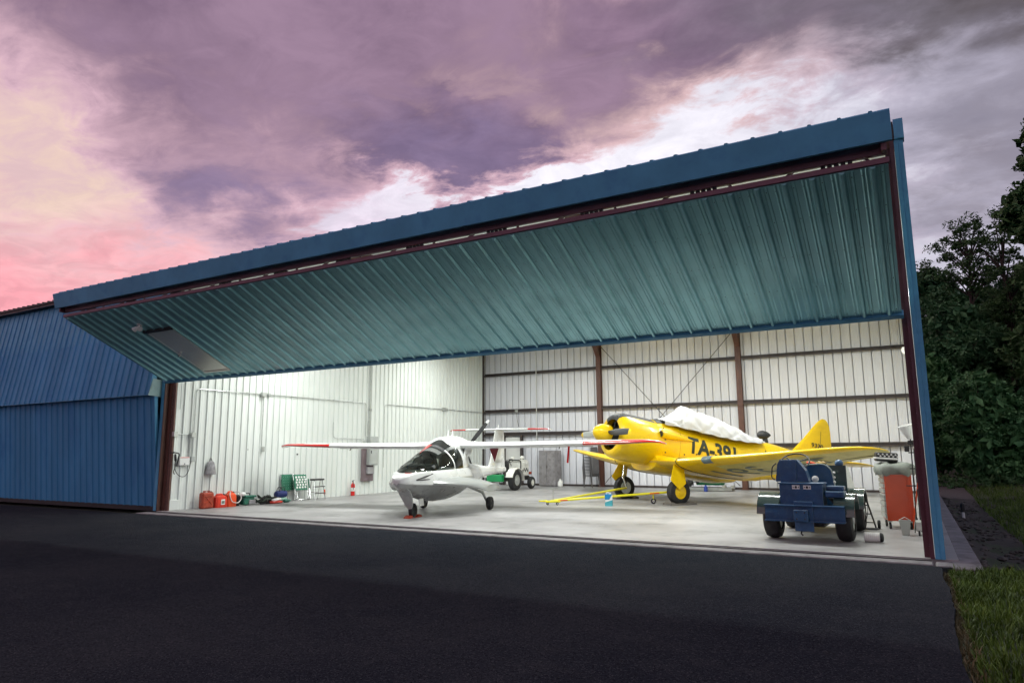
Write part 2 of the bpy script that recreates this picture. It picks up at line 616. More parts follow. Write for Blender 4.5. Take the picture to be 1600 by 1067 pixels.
for i in range(420):
    x, y = rnd.uniform(0.62, 2.1), rnd.uniform(-0.2, 14)
    s_ = rnd.uniform(0.015, 0.055) * (1.6 if rnd.random() < .05 else 1)
    st.sphere((x, y, ground_z(x, y) + 0.02 + s_ * .2), (s_, s_ * rnd.uniform(.6, 1.2), s_ * .6), 6, 4)
struct(st.build('loose_stones', pmat('stone', (0.05, 0.046, 0.042), 0.85, var=0.4, vs=9, world_pos=True), smooth=50), "stuff")


# ================================================================== ribbed sheet generator
def sheet_mesh(name, width, length, pitch, mat, rib_h=0.032, base=0.062, top=0.026, minor=0.005, thick=0.02, nsec=None):
    """ribbed steel sheet: x = 0..width, y = 0..length, ribs stand up along +z; solid underneath"""
    prof = [(0.0, 0.0)]
    k = nsec or int(round(width / pitch))
    for i in range(k):
        x0 = i * pitch
        a = x0 + (pitch - base) / 2 - pitch * 0.0
        g = (pitch - base) / 2
        for mx in (0.45, 0.85):
            if minor:
                c = x0 + g * mx * .9
                prof += [(c - .014, 0), (c - .006, minor), (c + .006, minor), (c + .014, 0)]
        prof += [(a, 0), (a + (base - top) / 2, rib_h), (a + (base + top) / 2, rib_h), (a + base, 0)]
        for mx in (0.15, 0.55):
            if minor:
                c = a + base + g * (mx * .9 + .1)
                prof += [(c - .014, 0), (c - .006, minor), (c + .006, minor), (c + .014, 0)]
    prof.append((width, 0.0))
    n = len(prof)
    vs = [(x, 0, z) for x, z in prof] + [(x, length, z) for x, z in prof]
    fs = [(i, i + 1, n + i + 1, n + i) for i in range(n - 1)]
    o = len(vs)
    vs += [(0, 0, -thick), (width, 0, -thick), (width, length, -thick), (0, length, -thick)]
    fs += [(o, o + 3, o + 2, o + 1), (0, n, o + 3, o), (n - 1, o + 1, o + 2, 2 * n - 1)]
    fs += [tuple([o] + [o + 1] + list(range(n - 1, -1, -1))), tuple([o + 3] + list(range(n, 2 * n)) + [o + 2])]
    m = MB()
    m.add(vs, fs)
    return m.mesh(name, mat)


def place_sheet(name, me, parent, origin, xd, yd):
    xd, yd = Vector(xd).normalized(), Vector(yd).normalized()
    zd = xd.cross(yd)
    o = link(name, me, parent)
    o.matrix_local = Matrix(((xd.x, yd.x, zd.x, origin[0]), (xd.y, yd.y, zd.y, origin[1]),
                             (xd.z, yd.z, zd.z, origin[2]), (0, 0, 0, 1)))
    return o


# ================================================================== the hangar
H = thing('hangar', 'open steel hangar with white lined interior and raised blue folding door', 'hangar')

# left partition, lined with white ribbed sheet (ribs into the room)
me = sheet_mesh('wall_sheet', 0.92, 6.4, 0.23, M['white_liner'], rib_h=0.042, base=0.046, top=0.022, minor=0.005)
y = 0.02
while y < D - 0.1:
    place_sheet('wall_sheet', me, H, (-W, y, 0.0), (0, 1, 0), (0, 0, 1))
    y += 0.92
MB().box((-W - 0.07, 7.85, 3.2), (0.06, 15.3, 6.4)).build('partition_core', M['grey_box'], H)
MB().box((-W + 0.025, 0.2, 0.13), (0.07, 0.30, 0.26), bev=0.008).build('base_plinth', M['white_liner'], H)
# back wall
me = sheet_mesh('wall_sheet', 0.915, 6.4, 0.305, M['back_sheet'], rib_h=-0.020, base=0.036, top=0.016, minor=0.003)
x = 0.07 - 19 * 0.915
while x < 0.0:
    place_sheet('wall_sheet', me, H, (x, D + 0.14, 0.0), (1, 0, 0), (0, 0, 1))
    x += 0.915
MB().box((-W / 2 - .1, D + 0.27, 3.1), (W + 0.62, 0.12, 6.2)).build('back_wall_cladding', M['blue_wall'], H)
# right wall: white inside, blue ribbed outside
me = sheet_mesh('wall_sheet', 0.905, 6.1, 0.3016, M['white_liner'], rib_h=-0.015, base=0.05, top=0.02, minor=0.0)
me2 = sheet_mesh('cladding_sheet', 0.905, 6.1, 0.3016, M['blue_wall'])
for k in range(17):
    y = 0.125 + k * 0.905
    place_sheet('wall_sheet', me, H, (0.09, y, 0.0), (0, 1, 0), (0, 0, 1)).scale = (1, 1, -1)
    place_sheet('cladding_sheet', me2, H, (0.17, y, 0.0), (0, 1, 0), (0, 0, 1))
# girts, columns and cross bracing of the back wall
for xa, xb, zs in ((-W, -11.2, (4.86, 3.22, 2.2)), (-11.0, -5.55, (4.86, 3.2, 1.6)), (-5.35, 0.05, (4.86, 3.2, 1.6))):
    for z in zs:
        g = MB()
        xm, xl = (xa + xb) / 2, (xb - xa)
        g.box((xm, D + 0.03, z), (xl, 0.16, 0.012))
        g.box((xm, D - 0.045, z - 0.035), (xl, 0.010, 0.082))
        g.box((xm, D + 0.105, z + 0.035), (xl, 0.010, 0.082))
        g.build('girt', M['girt'], H)
b = MB().box((-W / 2, D + 0.11, 0.04), (W, 0.03, 0.08))
b.build('base_angle', M['girt'], H)
for x, w_ in ((-11.1, 0.2), (-5.45, 0.2), (-W + 0.03, 0.05)):
    g = MB()
    g.box((x, D - 0.06, 3.05), (w_, 0.014, 6.1))
    g.box((x, D + 0.10, 3.05), (w_, 0.014, 6.1))
    g.box((x, D + 0.02, 3.05), (0.012, 0.146, 6.1))
    g.box((x, D, 0.012), (w_ + 0.06, 0.22, 0.022))
    g.build('column', M['brown_steel'] if w_ > 0.1 else M['girt'], H)
for a_, b_ in (((-10.95, D - 0.08, 5.72), (-8.0, D - 0.08, 2.35)), ((-5.6, D - 0.10, 5.85), (-10.9, D - 0.10, 0.15)),
               ((-8.0, D - 0.08, 2.35), (-5.62, D - 0.08, 0.15))):
    MB().tube([a_, b_], 0.012, 6).build('brace_rod', M['dark_metal'], H)
# rafter stubs / frames
for x in (-11.1, -5.45):
    g = MB()
    for s in (0, 1):
        ya, yb = (0.3, D / 2) if s == 0 else (D / 2, D + 0.1)
        za, zb = (5.75, 6.75) if s == 0 else (6.75, 5.75)
        for k in (0, 1):
            g.prism([(ya, za + .3 - .0 + k * 0.0 - (.32 if k else 0)), (yb, zb + .3 - (.32 if k else 0)),
                     (yb, zb + .314 - (.32 if k else 0)), (ya, za + .314 - (.32 if k else 0))], 'x', x - .09, x + .09)
        g.prism([(ya, za - .02), (yb, zb - .02), (yb, zb + .3), (ya, za + .3)], 'x', x - .006, x + .006)
    g.build('rafter', M['brown_steel'], H)
    MB().prism([(D - 0.07, 5.3), (D - 0.5, 5.78), (D - 0.07, 5.78)], 'x', x - .09, x + .09).build('haunch', M['brown_steel'], H)
# roof: blue sheet over white insulation
for s in (0, 1):
    ya, yb = (0.02, D / 2) if s == 0 else (D / 2, D + 0.45)
    za, zb = (6.12, 7.20) if s == 0 else (7.20, 6.12)
    MB().prism([(ya, za), (yb, zb), (yb, zb + .05), (ya, za + .05)], 'x', -W - 0.1, 0.15).build('roof_insulation', M['white_liner'], H)
    MB().prism([(ya, za + .053), (yb, zb + .053), (yb, zb + .10), (ya, za + .10)], 'x', -W - 0.1, 0.19).build('roof', M['blue_wall'], H)
# gable ends above the eave
for x in (-W - 0.07, 0.10):
    MB().prism([(0.0, 6.1), (D + 0.2, 6.1), (D / 2, 7.2)], 'x', x - .02, x + .02).build('gable', M['blue_wall'], H)
# front header beam
MB().box((-W / 2, 0.06, 5.98), (W + 0.2, 0.16, 0.28)).build('header_beam', M['brown_steel'], H)

# right jamb: maroon channel, blue corner trim with a cap box
g = MB()
g.box((0.02, 0.0, 3.05), (0.11, 0.02, 6.1), bev=.003)
g.box((0.075, -0.065, 3.05), (0.012, 0.11, 6.1))
g.box((0.058, -0.125, 3.05), (0.05, 0.012, 6.1))
g.build('jamb_post', M['maroon'], H)
g = MB()
g.prism([(0.088, -0.16), (0.14, -0.16), (0.145, -0.145), (0.205, -0.145), (0.205, 0.11), (0.195, 0.11), (0.195, -0.12), (0.088, -0.12)], 'z', 0.0, 5.9)
g.build('corner_trim', M['blue_steel'], H)
g = MB()
g.box((0.162, -0.09, 6.06), (0.125, 0.20, 0.30), bev=.004)
g.build('trim_cap', M['blue_steel'], H)
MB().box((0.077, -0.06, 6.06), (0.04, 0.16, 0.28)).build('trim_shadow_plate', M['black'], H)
# left jamb
g = MB()
g.prism([(-16.985, -0.10), (-16.96, -0.10), (-16.96, 0.02), (-16.80, 0.02), (-16.73, 0.05), (-16.73, 0.09), (-16.985, 0.09)], 'z', 0.0, 6.1)
g.build('jamb_post', M['brown_steel'], H)
g = MB()
g.box((-17.045, -0.02, 3.0), (0.11, 0.19, 6.0), bev=.006)
g.build('corner_trim', M['blue_steel'], H)

# ---- raised bifold door
LY0, LZ0 = -0.24, 3.30      # inner (lower) edge of the lower leaf, skin side
LY1, LZ1 = -2.855, 4.565      # outer edge
UY0, UZ0 = -0.10, 6.06      # hinge of the upper leaf
UY1, UZ1 = -3.06, 5.075      # outer edge, skin side (top)
XL, XR = -16.78, -0.02
ld = Vector((0, LY1 - LY0, LZ1 - LZ0))
LL = ld.length
ld.normalize()
ln = Vector((0, -ld.z, ld.y))           # pointing down and out
if ln.z > 0:
    ln = -ln
# lower leaf sheets: ribs face down
me = sheet_mesh('door_sheet', 0.931, LL - 0.07, 0.31033, M['blue_steel_lit'], rib_h=0.034, base=0.07, top=0.028, minor=0.006, thick=0.012)
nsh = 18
DX0, DX1 = -14.76, -13.90               # walk door opening
DV0, DV1 = 0.33, 1.95
for i in range(nsh):
    xa = XR - (i + 1) * 0.931
    if xa < XL - 0.2:
        break
    o0 = Vector((xa, LY0, LZ0)) + ld * 0.05
    # x axis along +X, y axis up the leaf, so z = X x ld ; flip when it points up
    zx = Vector((1, 0, 0)).cross(ld)
    if zx.dot(ln) > 0:
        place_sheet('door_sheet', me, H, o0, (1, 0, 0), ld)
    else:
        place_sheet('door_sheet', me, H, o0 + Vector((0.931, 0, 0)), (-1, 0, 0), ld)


def lf(x, v, h=0.0):
    """point on the lower leaf: x along the door, v up the leaf, h below the skin"""
    return Vector((x, LY0, LZ0)) + ld * v + ln * h


mrot = Matrix(((1, 0, 0), (0, ld.y, ln.y), (0, ld.z, ln.z)))


def lbox(mb, x0, x1, v0, v1, h0, h1, bev=0.0):
    return mb.box(lf((x0 + x1) / 2, (v0 + v1) / 2, (h0 + h1) / 2), (abs(x1 - x0), abs(v1 - v0), abs(h1 - h0)), mrot, bev)


lbox(MB(), XL, XR, 0.02, LL - 0.02, -0.06, -0.03).build('leaf_lining', M['white_liner'], H)
g = MB()
lbox(g, XL - .02, XR + .02, -0.035, 0.055, -0.05, 0.045, .006)
g.build('bottom_rail', M['blue_steel'], H)
MB().box(((XL + XR) / 2, -2.832, 4.602), (XR - XL + .03, .055, .066), bev=.004).build('leaf_chord', pmat('plum_primer_steel', (.15, .055, .085), .5, var=.12, vs=4, world_pos=True), H)
# rows of fixing screws on the skin
g = MB()
for v in (.16, .86, 1.55, 2.25, LL - .12):
    for k in range(162):
        xx = XR - .06 - k * .10345
        if xx > XL + .05 and not (DX0 - .1 < xx < DX1 + .1 and DV0 - .1 < v < DV1 + .1):
            g.lathe([(0, .007), (.006, .006)], lf(xx, v, .001), ln, 6)
struct(g.build('screw_heads', M['dark_metal'], H), 'stuff')
# walk door in the lower leaf
g = MB()
lbox(g, DX0 - .045, DX0, DV0 - .03, DV1 + .05, -0.01, 0.045, .004)
lbox(g, DX1, DX1 + .03, DV0 - .03, DV1 + .05, -0.01, 0.045, .004)
lbox(g, DX0 - .04, DX1 + .03, DV1 + .003, DV1 + .05, -0.01, 0.045, .004)
lbox(g, DX0 - .04, DX1 + .03, DV0 - .05, DV0 - .003, -0.01, 0.055, .004)
g.build('door_frame', M['cream_door'], H)
wd = lbox(MB(), DX0 + .008, DX1 - .006, DV0 + .003, DV1 - .003, 0.0, 0.037, .004).build('walk_door', M['cream_door'], H)
wd["label"] = "cream walk-through door set in the raised leaf"
g = MB()
g.lathe([(0, .03), (.012, .03), (.014, .012), (.045, .012), (.05, .026), (.075, .03), (.085, .02)], lf(DX0 + .07, 1.13, 0.037), ln, 12)
g.build('door_knob', M['chrome'], wd, 40)
g = MB()
lbox(g, DX0 - .12, DX1 + .06, DV1 + .05, DV1 + .11, 0.0, 0.055)
g.build('drip_cap', M['black'], H)
# outside lamp above the walk door: two small unlit flood heads on a plate
g = MB()
g.lathe([(0, .06), (.03, .06), (.035, .03)], lf(-14.72, 2.27, 0.0), ln, 14)
for s in (-1, 1):
    a0 = lf(-14.72, 2.27, 0.04)
    dd = (Vector((s * .8, 0, 0)) + ln * 0.7).normalized()
    g.tube([a0, a0 + dd * .06], .015, 8)
    g.lathe([(.05, .03), (.09, .045), (.14, .06), (.15, .055)], a0, dd, 12)
g.build('flood_lamp', M['white_paint'], H, 40)

# upper leaf
ud = Vector((0, UY1 - UY0, UZ1 - UZ0))
UL = ud.length
ud.normalize()
un = Vector((0, -ud.z, ud.y))
if un.z < 0:
    un = -un
me = sheet_mesh('door_sheet', 0.931, UL + 0.02, 0.31033, M['blue_steel'], rib_h=0.034, base=0.07, top=0.03, minor=0.0, thick=0.008)
for i in range(nsh):
    xa = XR + .03 - (i + 1) * 0.931
    if xa < XL - 0.2:
        break
    o0 = Vector((xa, UY0, UZ0)) + ud * 0.0
    zx = Vector((1, 0, 0)).cross(ud)
    if zx.dot(un) > 0:
        place_sheet('door_sheet', me, H, o0, (1, 0, 0), ud)
    else:
        place_sheet('door_sheet', me, H, o0 + Vector((0.931, 0, 0)), (-1, 0, 0), ud)
urot = Matrix(((1, 0, 0), (0, ud.y, un.y), (0, ud.z, un.z)))


def uf(x, v, h):
    return Vector((x, UY0, UZ0)) + ud * v + un * h


def ubox(mb, x0, x1, v0, v1, h0, h1, bev=0.0):
    return mb.box(uf((x0 + x1) / 2, (v0 + v1) / 2, (h0 + h1) / 2), (abs(x1 - x0), abs(v1 - v0), abs(h1 - h0)), urot, bev)


ubox(MB(), XL, XR, 0.05, UL - 0.12, -0.05, -0.02).build('leaf_lining', M['white_liner'], H)
# fascia closing the outer edge
fz0 = 4.762
g = MB()
g.prism([(-3.075, 5.092), (-3.088, 5.075), (-3.008, fz0), (-2.975, fz0 - .005), (-2.975, fz0 + .012), (-2.99, fz0 + .02), (-3.06, 5.07)], 'x', XL - .1, XR + .06)
g.build('fascia', M['blue_steel'], H)
g = MB()
g.box((XL + .03, -2.92, 4.80), (0.05, 0.10, 0.25))
g.box((XR - .03, -2.92, 4.80), (0.05, 0.10, 0.25))
g.box(((XL + XR) / 2, -2.832, 4.752), (XR - XL, 0.055, 0.16), bev=.004)
g.build('leaf_chord', M['maroon'], H)
# inner truss of the folded leaves, seen through the slot
nb = 11
for i in range(nb):
    xa = XL + 0.5 + i * (XR - XL - 1.6) / (nb - 1)
    MB().tube([(xa, -2.80, 4.60), (xa + .42, -2.45, 5.10)], .022, 4).build('truss_diagonal', M['maroon'], H)
    MB().tube([(xa + .95, -2.80, 4.60), (xa + .60, -2.45, 5.10)], .022, 4).build('truss_diagonal', M['maroon'], H)
    g = MB()
    for k in range(5):
        g.lathe([(0, .017), (.05, .017)], (xa + .42 + k * .07, -2.835, 4.655), (1, 0, 0), 8)
    g.build('fold_hinge', M['dark_metal'], H)
for v in (1.0, 2.0):
    ubox(MB(), XL, XR, v - .04, v + .04, -0.13, -0.051).build('leaf_purlin', M['maroon'], H)

# ================================================================== neighbouring bay with its door shut
Nb = thing('neighbouring_hangar', 'closed blue ribbed hangar bay left of the open one', 'hangar')
NX0, NX1 = -33.6, -17.12
SY, SZ = -0.46, 2.97
me = sheet_mesh('door_sheet', 0.915, 3.10, 0.305, M['blue_wall'], rib_h=0.034, base=0.075, top=0.03, minor=0.004)
me2 = sheet_mesh('door_sheet', 0.915, 2.98, 0.305, M['blue_wall'], rib_h=0.034, base=0.075, top=0.03, minor=0.004)
x = NX1
up_d = Vector((0, 0.0 - SY, 6.04 - SZ)).normalized()
lo_d = Vector((0, (-0.30) - (-0.02), 3.05 - 0.1)).normalized()
while x > NX0:
    place_sheet('door_sheet', me, Nb, (x - 0.915, SY, SZ), (1, 0, 0), up_d)
    place_sheet('door_sheet', me2, Nb, (x - 0.915, -0.02, 0.10), (1, 0, 0), lo_d)
    x -= 0.915
xm, xl = (NX0 + NX1) / 2, NX1 - NX0
MB().prism([(SY + .02, SZ), (-0.30, SZ + .03), (0.0, 5.9), (-0.02, 6.02)], 'x', NX0, NX1 - .005).build('upper_leaf', M['blue_steel'], Nb)
MB().box((xm, SY + .06, SZ - .004), (xl, 0.14, 0.02)).build('leaf_flashing', M['blue_steel'], Nb)
MB().prism([(-0.002, 0.1), (0.08, 0.1), (-.20, 3.0), (-.29, 3.0)], 'x', NX0, NX1 - .005).build('lower_leaf', M['blue_steel'], Nb)
MB().prism([(SY - .012, SZ - .02), (-0.10, SZ - .05), (-0.10, SZ + .40), (SY + .10, SZ + .42)], 'x', NX1 + .002, NX1 + .014).build('leaf_end_cap', pmat('end_cap_lit_steel', (.20, .33, .34), .4), Nb)  # paler than the leaf: light from the open bay put into the colour
MB().box((xm, -0.02, 0.05), (xl, 0.05, 0.12)).build('rubber_seal', M['rubber'], Nb)
# eave: gutter line, roof sheet with rib ends, body of the bay
MB().box((xm, -0.10, 6.06), (xl, 0.22, 0.06)).build('eave_trim', M['girt'], Nb)
me = sheet_mesh('roof_sheet', 0.915, 8.2, 0.305, M['girt'], rib_h=0.05, base=0.09, top=0.05, minor=0.0, thick=0.03)
x = NX1
while x > NX0:
    place_sheet('roof_sheet', me, Nb, (x - 0.915, -0.25, 6.13), (1, 0, 0), (0, 7.9, 1.08))
    x -= 0.915
MB().prism([(D / 2, 7.13), (D + .4, 6.05), (D + .4, 6.12), (D / 2, 7.2)], 'x', NX0, NX1).build('rear_roof', M['girt'], Nb)
MB().prism([(0.1, 0), (D + .2, 0), (D + .2, 6.04), (D / 2, 7.1), (0.1, 6.04)], 'x', NX0 - .05, NX0).build('side_wall', M['blue_wall'], Nb)
MB().box((xm, D + 0.27, 3.0), (xl, 0.1, 6.0)).build('rear_wall', M['blue_wall'], Nb)


# ================================================================== ceiling lamps
def ceiling_lamp(x, y, z, power, label, length=2.4):
    t = thing('ceiling_lamp', label, 'lamp', (x, y, z), 0, 'tube lamps under the hangar roof')
    MB().prism([(-.16, 0.0), (-.06, .07), (.06, .07), (.16, 0.0), (.15, -.005), (.05, .055), (-.05, .055), (-.15, -.005)], 'x', -length / 2, length / 2).build('housing', M['white_paint'], t)
    for s in (-1, 1):
        MB().tube([(-length / 2 + .05, s * .07, .012), (length / 2 - .05, s * .07, .012)], .018, 8).build(
            'tube', LAMP, t)
        MB().tube([(s * length * .4, 0, .06), (s * length * .4, 0, max(.1, 6.12 + min(y, D - y) * .14 - z))], .006, 5).build('hanger', M['galv'], t)
    ld_ = bpy.data.lights.new('tube_light', 'AREA')
    ld_.shape = 'RECTANGLE'
    ld_.size, ld_.size_y = length, 0.2
    ld_.energy = power
    ld_.color = (0.965, 1.0, 0.965)
    lo = bpy.data.objects.new('tube_light', ld_)
    col.objects.link(lo)
    lo.parent = t
    lo.location = (0, 0, -0.02)
    return t


LAMP = pmat('lit_tube', (0.9, 0.9, 0.9), 0.4, emit=((0.95, 1.0, 0.95), 6.0))
for x, y, z, pw in ((-14.2, 2.9, 5.5, 205), (-10.2, 2.9, 5.5, 270), (-6.2, 2.9, 5.5, 270), (-2.2, 2.9, 5.5, 215), (-14.0, 10.0, 5.6, 200), (-9.8, 10.0, 5.6, 215), (-5.8, 10.0, 5.6, 215), (-2.0, 10.0, 5.6, 195)):
    row = 'front' if y < 6 else 'rear'
    k = ('nearest the left wall', 'second from the left wall', 'third from the left wall', 'nearest the right wall')[0 if x < -12 else 1 if x < -8 else 2 if x < -4 else 3]
    ceiling_lamp(x, y, z, pw, 'white tube lamp under the roof, %s row, %s' % (row, k))
# ================================================================== aircraft helpers
def airfoil(n=10, camber=0.02):
    """ring of (chord fraction, thickness fraction of chord 1.0) from TE over the top to LE and back below"""
    def yt(x):
        return 5 * (0.2969 * math.sqrt(x) - 0.126 * x - 0.3516 * x * x + 0.2843 * x ** 3 - 0.1036 * x ** 4)
    xs_ = [0.5 * (1 + math.cos(math.pi * k / n)) for k in range(n + 1)]
    up = [(x, yt(x), 1) for x in xs_]
    lo = [(x, -yt(x) * 0.85, -1) for x in xs_[::-1][1:-1]]
    return [(x, y + camber * 4 * x * (1 - x) * 1.0, sd) for x, y, sd in up + lo]


def wing_mesh(stations, P, name, mats, parent, matfn=None, n=10, camber=0.02, smooth=38, vertical=False):
    """stations: (span, LE, TE, height, thickness ratio); P maps (chordwise, span, height) to object space"""
    af = airfoil(n, camber)
    rings = []
    for (yy, le, te, t, th) in stations:
        c = te - le
        rings.append([P(le + x * c, yy, t + y * th * c) for x, y, sd in af])
    mb = MB().loft(rings, True)
    me = mb.mesh(name, None)
    for m in mats:
        me.materials.append(m)
    k = len(af)
    nf = (len(rings) - 1) * k
    if matfn:
        for i, p in enumerate(me.polygons):
            if i < nf:
                seg, a = i // k, i % k
                x = (af[a][0] + af[(a + 1) % k][0]) / 2
                sd = 1 if a < n else -1
                p.material_index = matfn(seg, x, sd)
    me.shade_smooth()
    me.set_sharp_from_angle(angle=R(smooth))
    return link(name, me, parent)


def super_ring(w, top, bot, ex=2.3, n=28, cy=0.0, exb=None):
    """closed ring in (y, z): superellipse with separate top and bottom half heights"""
    mid = (top + bot) / 2
    h = (top - bot) / 2
    out = []
    for k in range(n):
        a = 2 * math.pi * k / n
        c, s = math.cos(a), math.sin(a)
        e = ex if s >= 0 else (exb or ex)
        out.append((cy + w * math.copysign(abs(c) ** (2 / e), c), mid + h * math.copysign(abs(s) ** (2 / e), s)))
    return out


def interp(tab, x):
    for i in range(len(tab) - 1):
        if tab[i][0] <= x <= tab[i + 1][0]:
            u = (x - tab[i][0]) / (tab[i + 1][0] - tab[i][0])
            u2 = u * u * (3 - 2 * u) * .5 + u * .5
            return [a + (b_ - a) * u2 for a, b_ in zip(tab[i][1:], tab[i + 1][1:])]
    return list(tab[-1][1:] if x > tab[-1][0] else tab[0][1:])


def text_mesh(txt, size, bold=0.0):
    cu = bpy.data.curves.new('lettering', 'FONT')
    cu.body = txt
    cu.size = size
    cu.offset = bold
    cu.fill_mode = 'FRONT'
    cu.resolution_u = 3
    tmp = bpy.data.objects.new('lettering', cu)
    col.objects.link(tmp)
    dg = bpy.context.evaluated_depsgraph_get()
    me = bpy.data.meshes.new_from_object(tmp.evaluated_get(dg))
    vs = [tuple(v.co) for v in me.vertices]
    fs = [tuple(p.vertices) for p in me.polygons]
    bpy.data.objects.remove(tmp)
    bpy.data.meshes.remove(me)
    bpy.data.curves.remove(cu)
    return vs, fs


def decal(txt, size, place, mat, parent, name='lettering', bold=0.0, width=None):
    """flat lettering laid on a surface: place((u, v)) -> point"""
    vs, fs = text_mesh(txt, size, bold)
    w0 = max(v[0] for v in vs)
    k = (width / w0) if width else 1.0
    me = bpy.data.meshes.new(name)
    me.from_pydata(vs, [], fs)
    bm = bmesh.new()
    bm.from_mesh(me)
    bmesh.ops.triangulate(bm, faces=bm.faces)
    for _ in range(2):
        lim = size * .12
        bmesh.ops.subdivide_edges(bm, edges=[e for e in bm.edges if e.calc_length() > lim], cuts=1)
        bmesh.ops.triangulate(bm, faces=bm.faces)
    for v in bm.verts:
        v.co = place(v.co.x * k, v.co.y)
    bm.to_mesh(me)
    bm.free()
    me.materials.append(mat)
    return link(name, me, parent)


def wheel(parent, name, c, r, w, axis, tyre_m, hub_m, hub_r=0.55, n=24, face=1):
    """tyre with a rim child; axis = outward direction"""
    a = Vector(axis).normalized()
    prof = [(-w * .5, r * hub_r), (-w * .5, r * .80), (-w * .42, r * .93), (-w * .22, r * .99), (0, r), (w * .22, r * .99),
            (w * .42, r * .93), (w * .5, r * .80), (w * .5, r * hub_r)]
    t = MB().lathe(prof, c, a, n, caps=False).build(name, tyre_m, parent, 40)
    h = MB()
    h.lathe([(-w * .42, r * hub_r * .98), (-w * .42, r * .2), (-w * .45, r * .2), (-w * .45, .001)], c, a, n, caps=False)
    h.lathe([(w * .40, r * hub_r * 1.0), (w * .44, r * hub_r * .9), (w * .40, r * hub_r * .8), (w * .46, r * .2), (w * .52, r * .18), (w * .52, .001)], c, a, n, caps=False)
    h.build('rim', hub_m, t, 35)
    return t


# ================================================================== yellow trainer
M['yellow'] = pmat('yellow_aircraft_paint', (0.84, 0.55, 0.003), 0.28, var=0.04, vs=2.0, coat=0.3, spec=0.35, dirt=(0.60, 0.37, 0.006), dirt_amt=0.32, ds=3, stretch=(.5, 1.6, 1.6))
M['yellow_under'] = pmat('pale_yellow_underside', (0.58, 0.49, 0.13), 0.4, var=0.07, vs=3.0, dirt=(0.40, 0.34, 0.12), dirt_amt=0.4, ds=4)
M['glare'] = pmat('matt_black_paint', (0.022, 0.022, 0.024), 0.55, var=0.15)
M['olive_letter'] = pmat('dark_green_lettering', (0.022, 0.030, 0.016), 0.5, var=0.15)
M['grey_letter'] = pmat('faded_grey_lettering', (0.16, 0.185, 0.15), 0.6, var=0.35, vs=6)
M['tarp'] = pmat('white_cover_cloth', (0.52, 0.52, 0.535), 0.55, var=0.06, vs=4, bump=0.35, bs=10)
M['engine'] = pmat('engine_black', (0.02, 0.02, 0.02), 0.4, metal=0.5, var=0.4, vs=20)
T6 = thing('trainer_aircraft', 'yellow propeller trainer aircraft with a white cover over its cockpit', 'aircraft', (-6.71, 8.31, 0.0), R(-126.4))
_c, _s = math.cos(R(10.2)), math.sin(R(10.2))


def TP(s, y, t):
    return Vector((1.8 - s * _c - t * _s, y, 2.0 - s * _s + t * _c))


FT = [(1.70, .640, .655, -.640, 2.0), (2.10, .615, .70, -.70, 2.15), (2.6, .585, .66, -.73, 2.5), (3.2, .56, .60, -.75, 2.6), (4.4, .52, .585, -.68, 2.5),
      (5.2, .46, .68, -.58, 2.2), (5.75, .41, .80, -.50, 2.1), (6.4, .34, .78, -.36, 2.1), (7.4, .23, .72, -.18, 2.0), (8.3, .12, .62, .02, 2.0), (8.95, .04, .52, .16, 2.0)]
rings = []
s_ = 1.70
while s_ <= 8.96:
    w, tp, bt, ex = interp(FT, s_)
    rings.append([TP(s_, y, t) for y, t in super_ring(w, tp, bt, ex, 36)])
    s_ += 0.15
fus = MB().loft(rings)
fus.build('fuselage', M['yellow'], T6, 50)
bv = BVHTree.FromPolygons([Vector(v) for v in fus.v], fus.f)


def on_side(s, t, off=0.012):
    p = TP(s, 0, t)
    hit = bv.ray_cast(Vector((p.x, 3.0, p.z)), Vector((0, -1, 0)))
    yy = hit[0].y if hit[0] else 0.3
    return Vector((p.x, yy + off, p.z))


# cowling: ring with open front
cw = MB()
prof = [(0.56, .44), (0.545, .50), (0.57, .575), (0.66, .635), (0.85, .665), (1.25, .67), (1.70, .665), (1.80, .655), (1.80, .60)]
n = 40
rg = [[TP(h, r * math.cos(2 * math.pi * k / n), r * math.sin(2 * math.pi * k / n)) for k in range(n)] for h, r in prof]
cw.loft(rg, caps=False)
cme = cw.mesh('cowling', M['yellow'], 40)
cme.materials.append(M['glare'])
for i, p in enumerate(cme.polygons):
    k = i % n
    a = 360.0 * (k + .5) / n
    if 50 < a < 130:
        p.material_index = 1
link('cowling', cme, T6)
# black anti-glare panel on the nose behind the cowl
gl = []
for s_ in (1.805, 2.0, 2.2, 2.4, 2.52):
    w, tp, bt, ex = interp(FT, s_)
    rr = super_ring(w + .008, tp + .012, bt, ex, 72)
    gl.append([TP(s_, y, t) for y, t in rr if t > tp - .13 - .04 * (s_ - 1.8)])
nmin = min(len(g_) for g_ in gl)
gl = [g_[(len(g_) - nmin) // 2:(len(g_) - nmin) // 2 + nmin] for g_ in gl]
MB().loft(gl, closed=False).build('anti_glare_panel', M['glare'], T6, 50)
# engine: crankcase and nine cylinders inside the cowl
eg = MB()
eg.lathe([(0, .12), (.10, .2), (.30, .24), (.6, .26)], TP(.55, 0, 0), TP(1, 0, 0) - TP(0, 0, 0), 16)
eg.lathe([(0, .60), (.01, .60)], TP(1.35, 0, 0), TP(1, 0, 0) - TP(0, 0, 0), 24)
for k in range(9):
    a = 2 * math.pi * k / 9 + .2
    p0, p1 = TP(.85, .2 * math.cos(a), .2 * math.sin(a)), TP(.85, .52 * math.cos(a), .52 * math.sin(a))
    dv = (p1 - p0)
    for j in range(6):
        q = p0 + dv * (j / 6)
        eg.lathe([(0, .085), (.03, .085)], q, dv, 10)
    eg.tube([TP(.66, .2 * math.cos(a + .12), .2 * math.sin(a + .12)), TP(.72, .5 * math.cos(a + .12), .5 * math.sin(a + .12))], .014, 6)
eg.build('radial_engine', M['engine'], T6, 40)
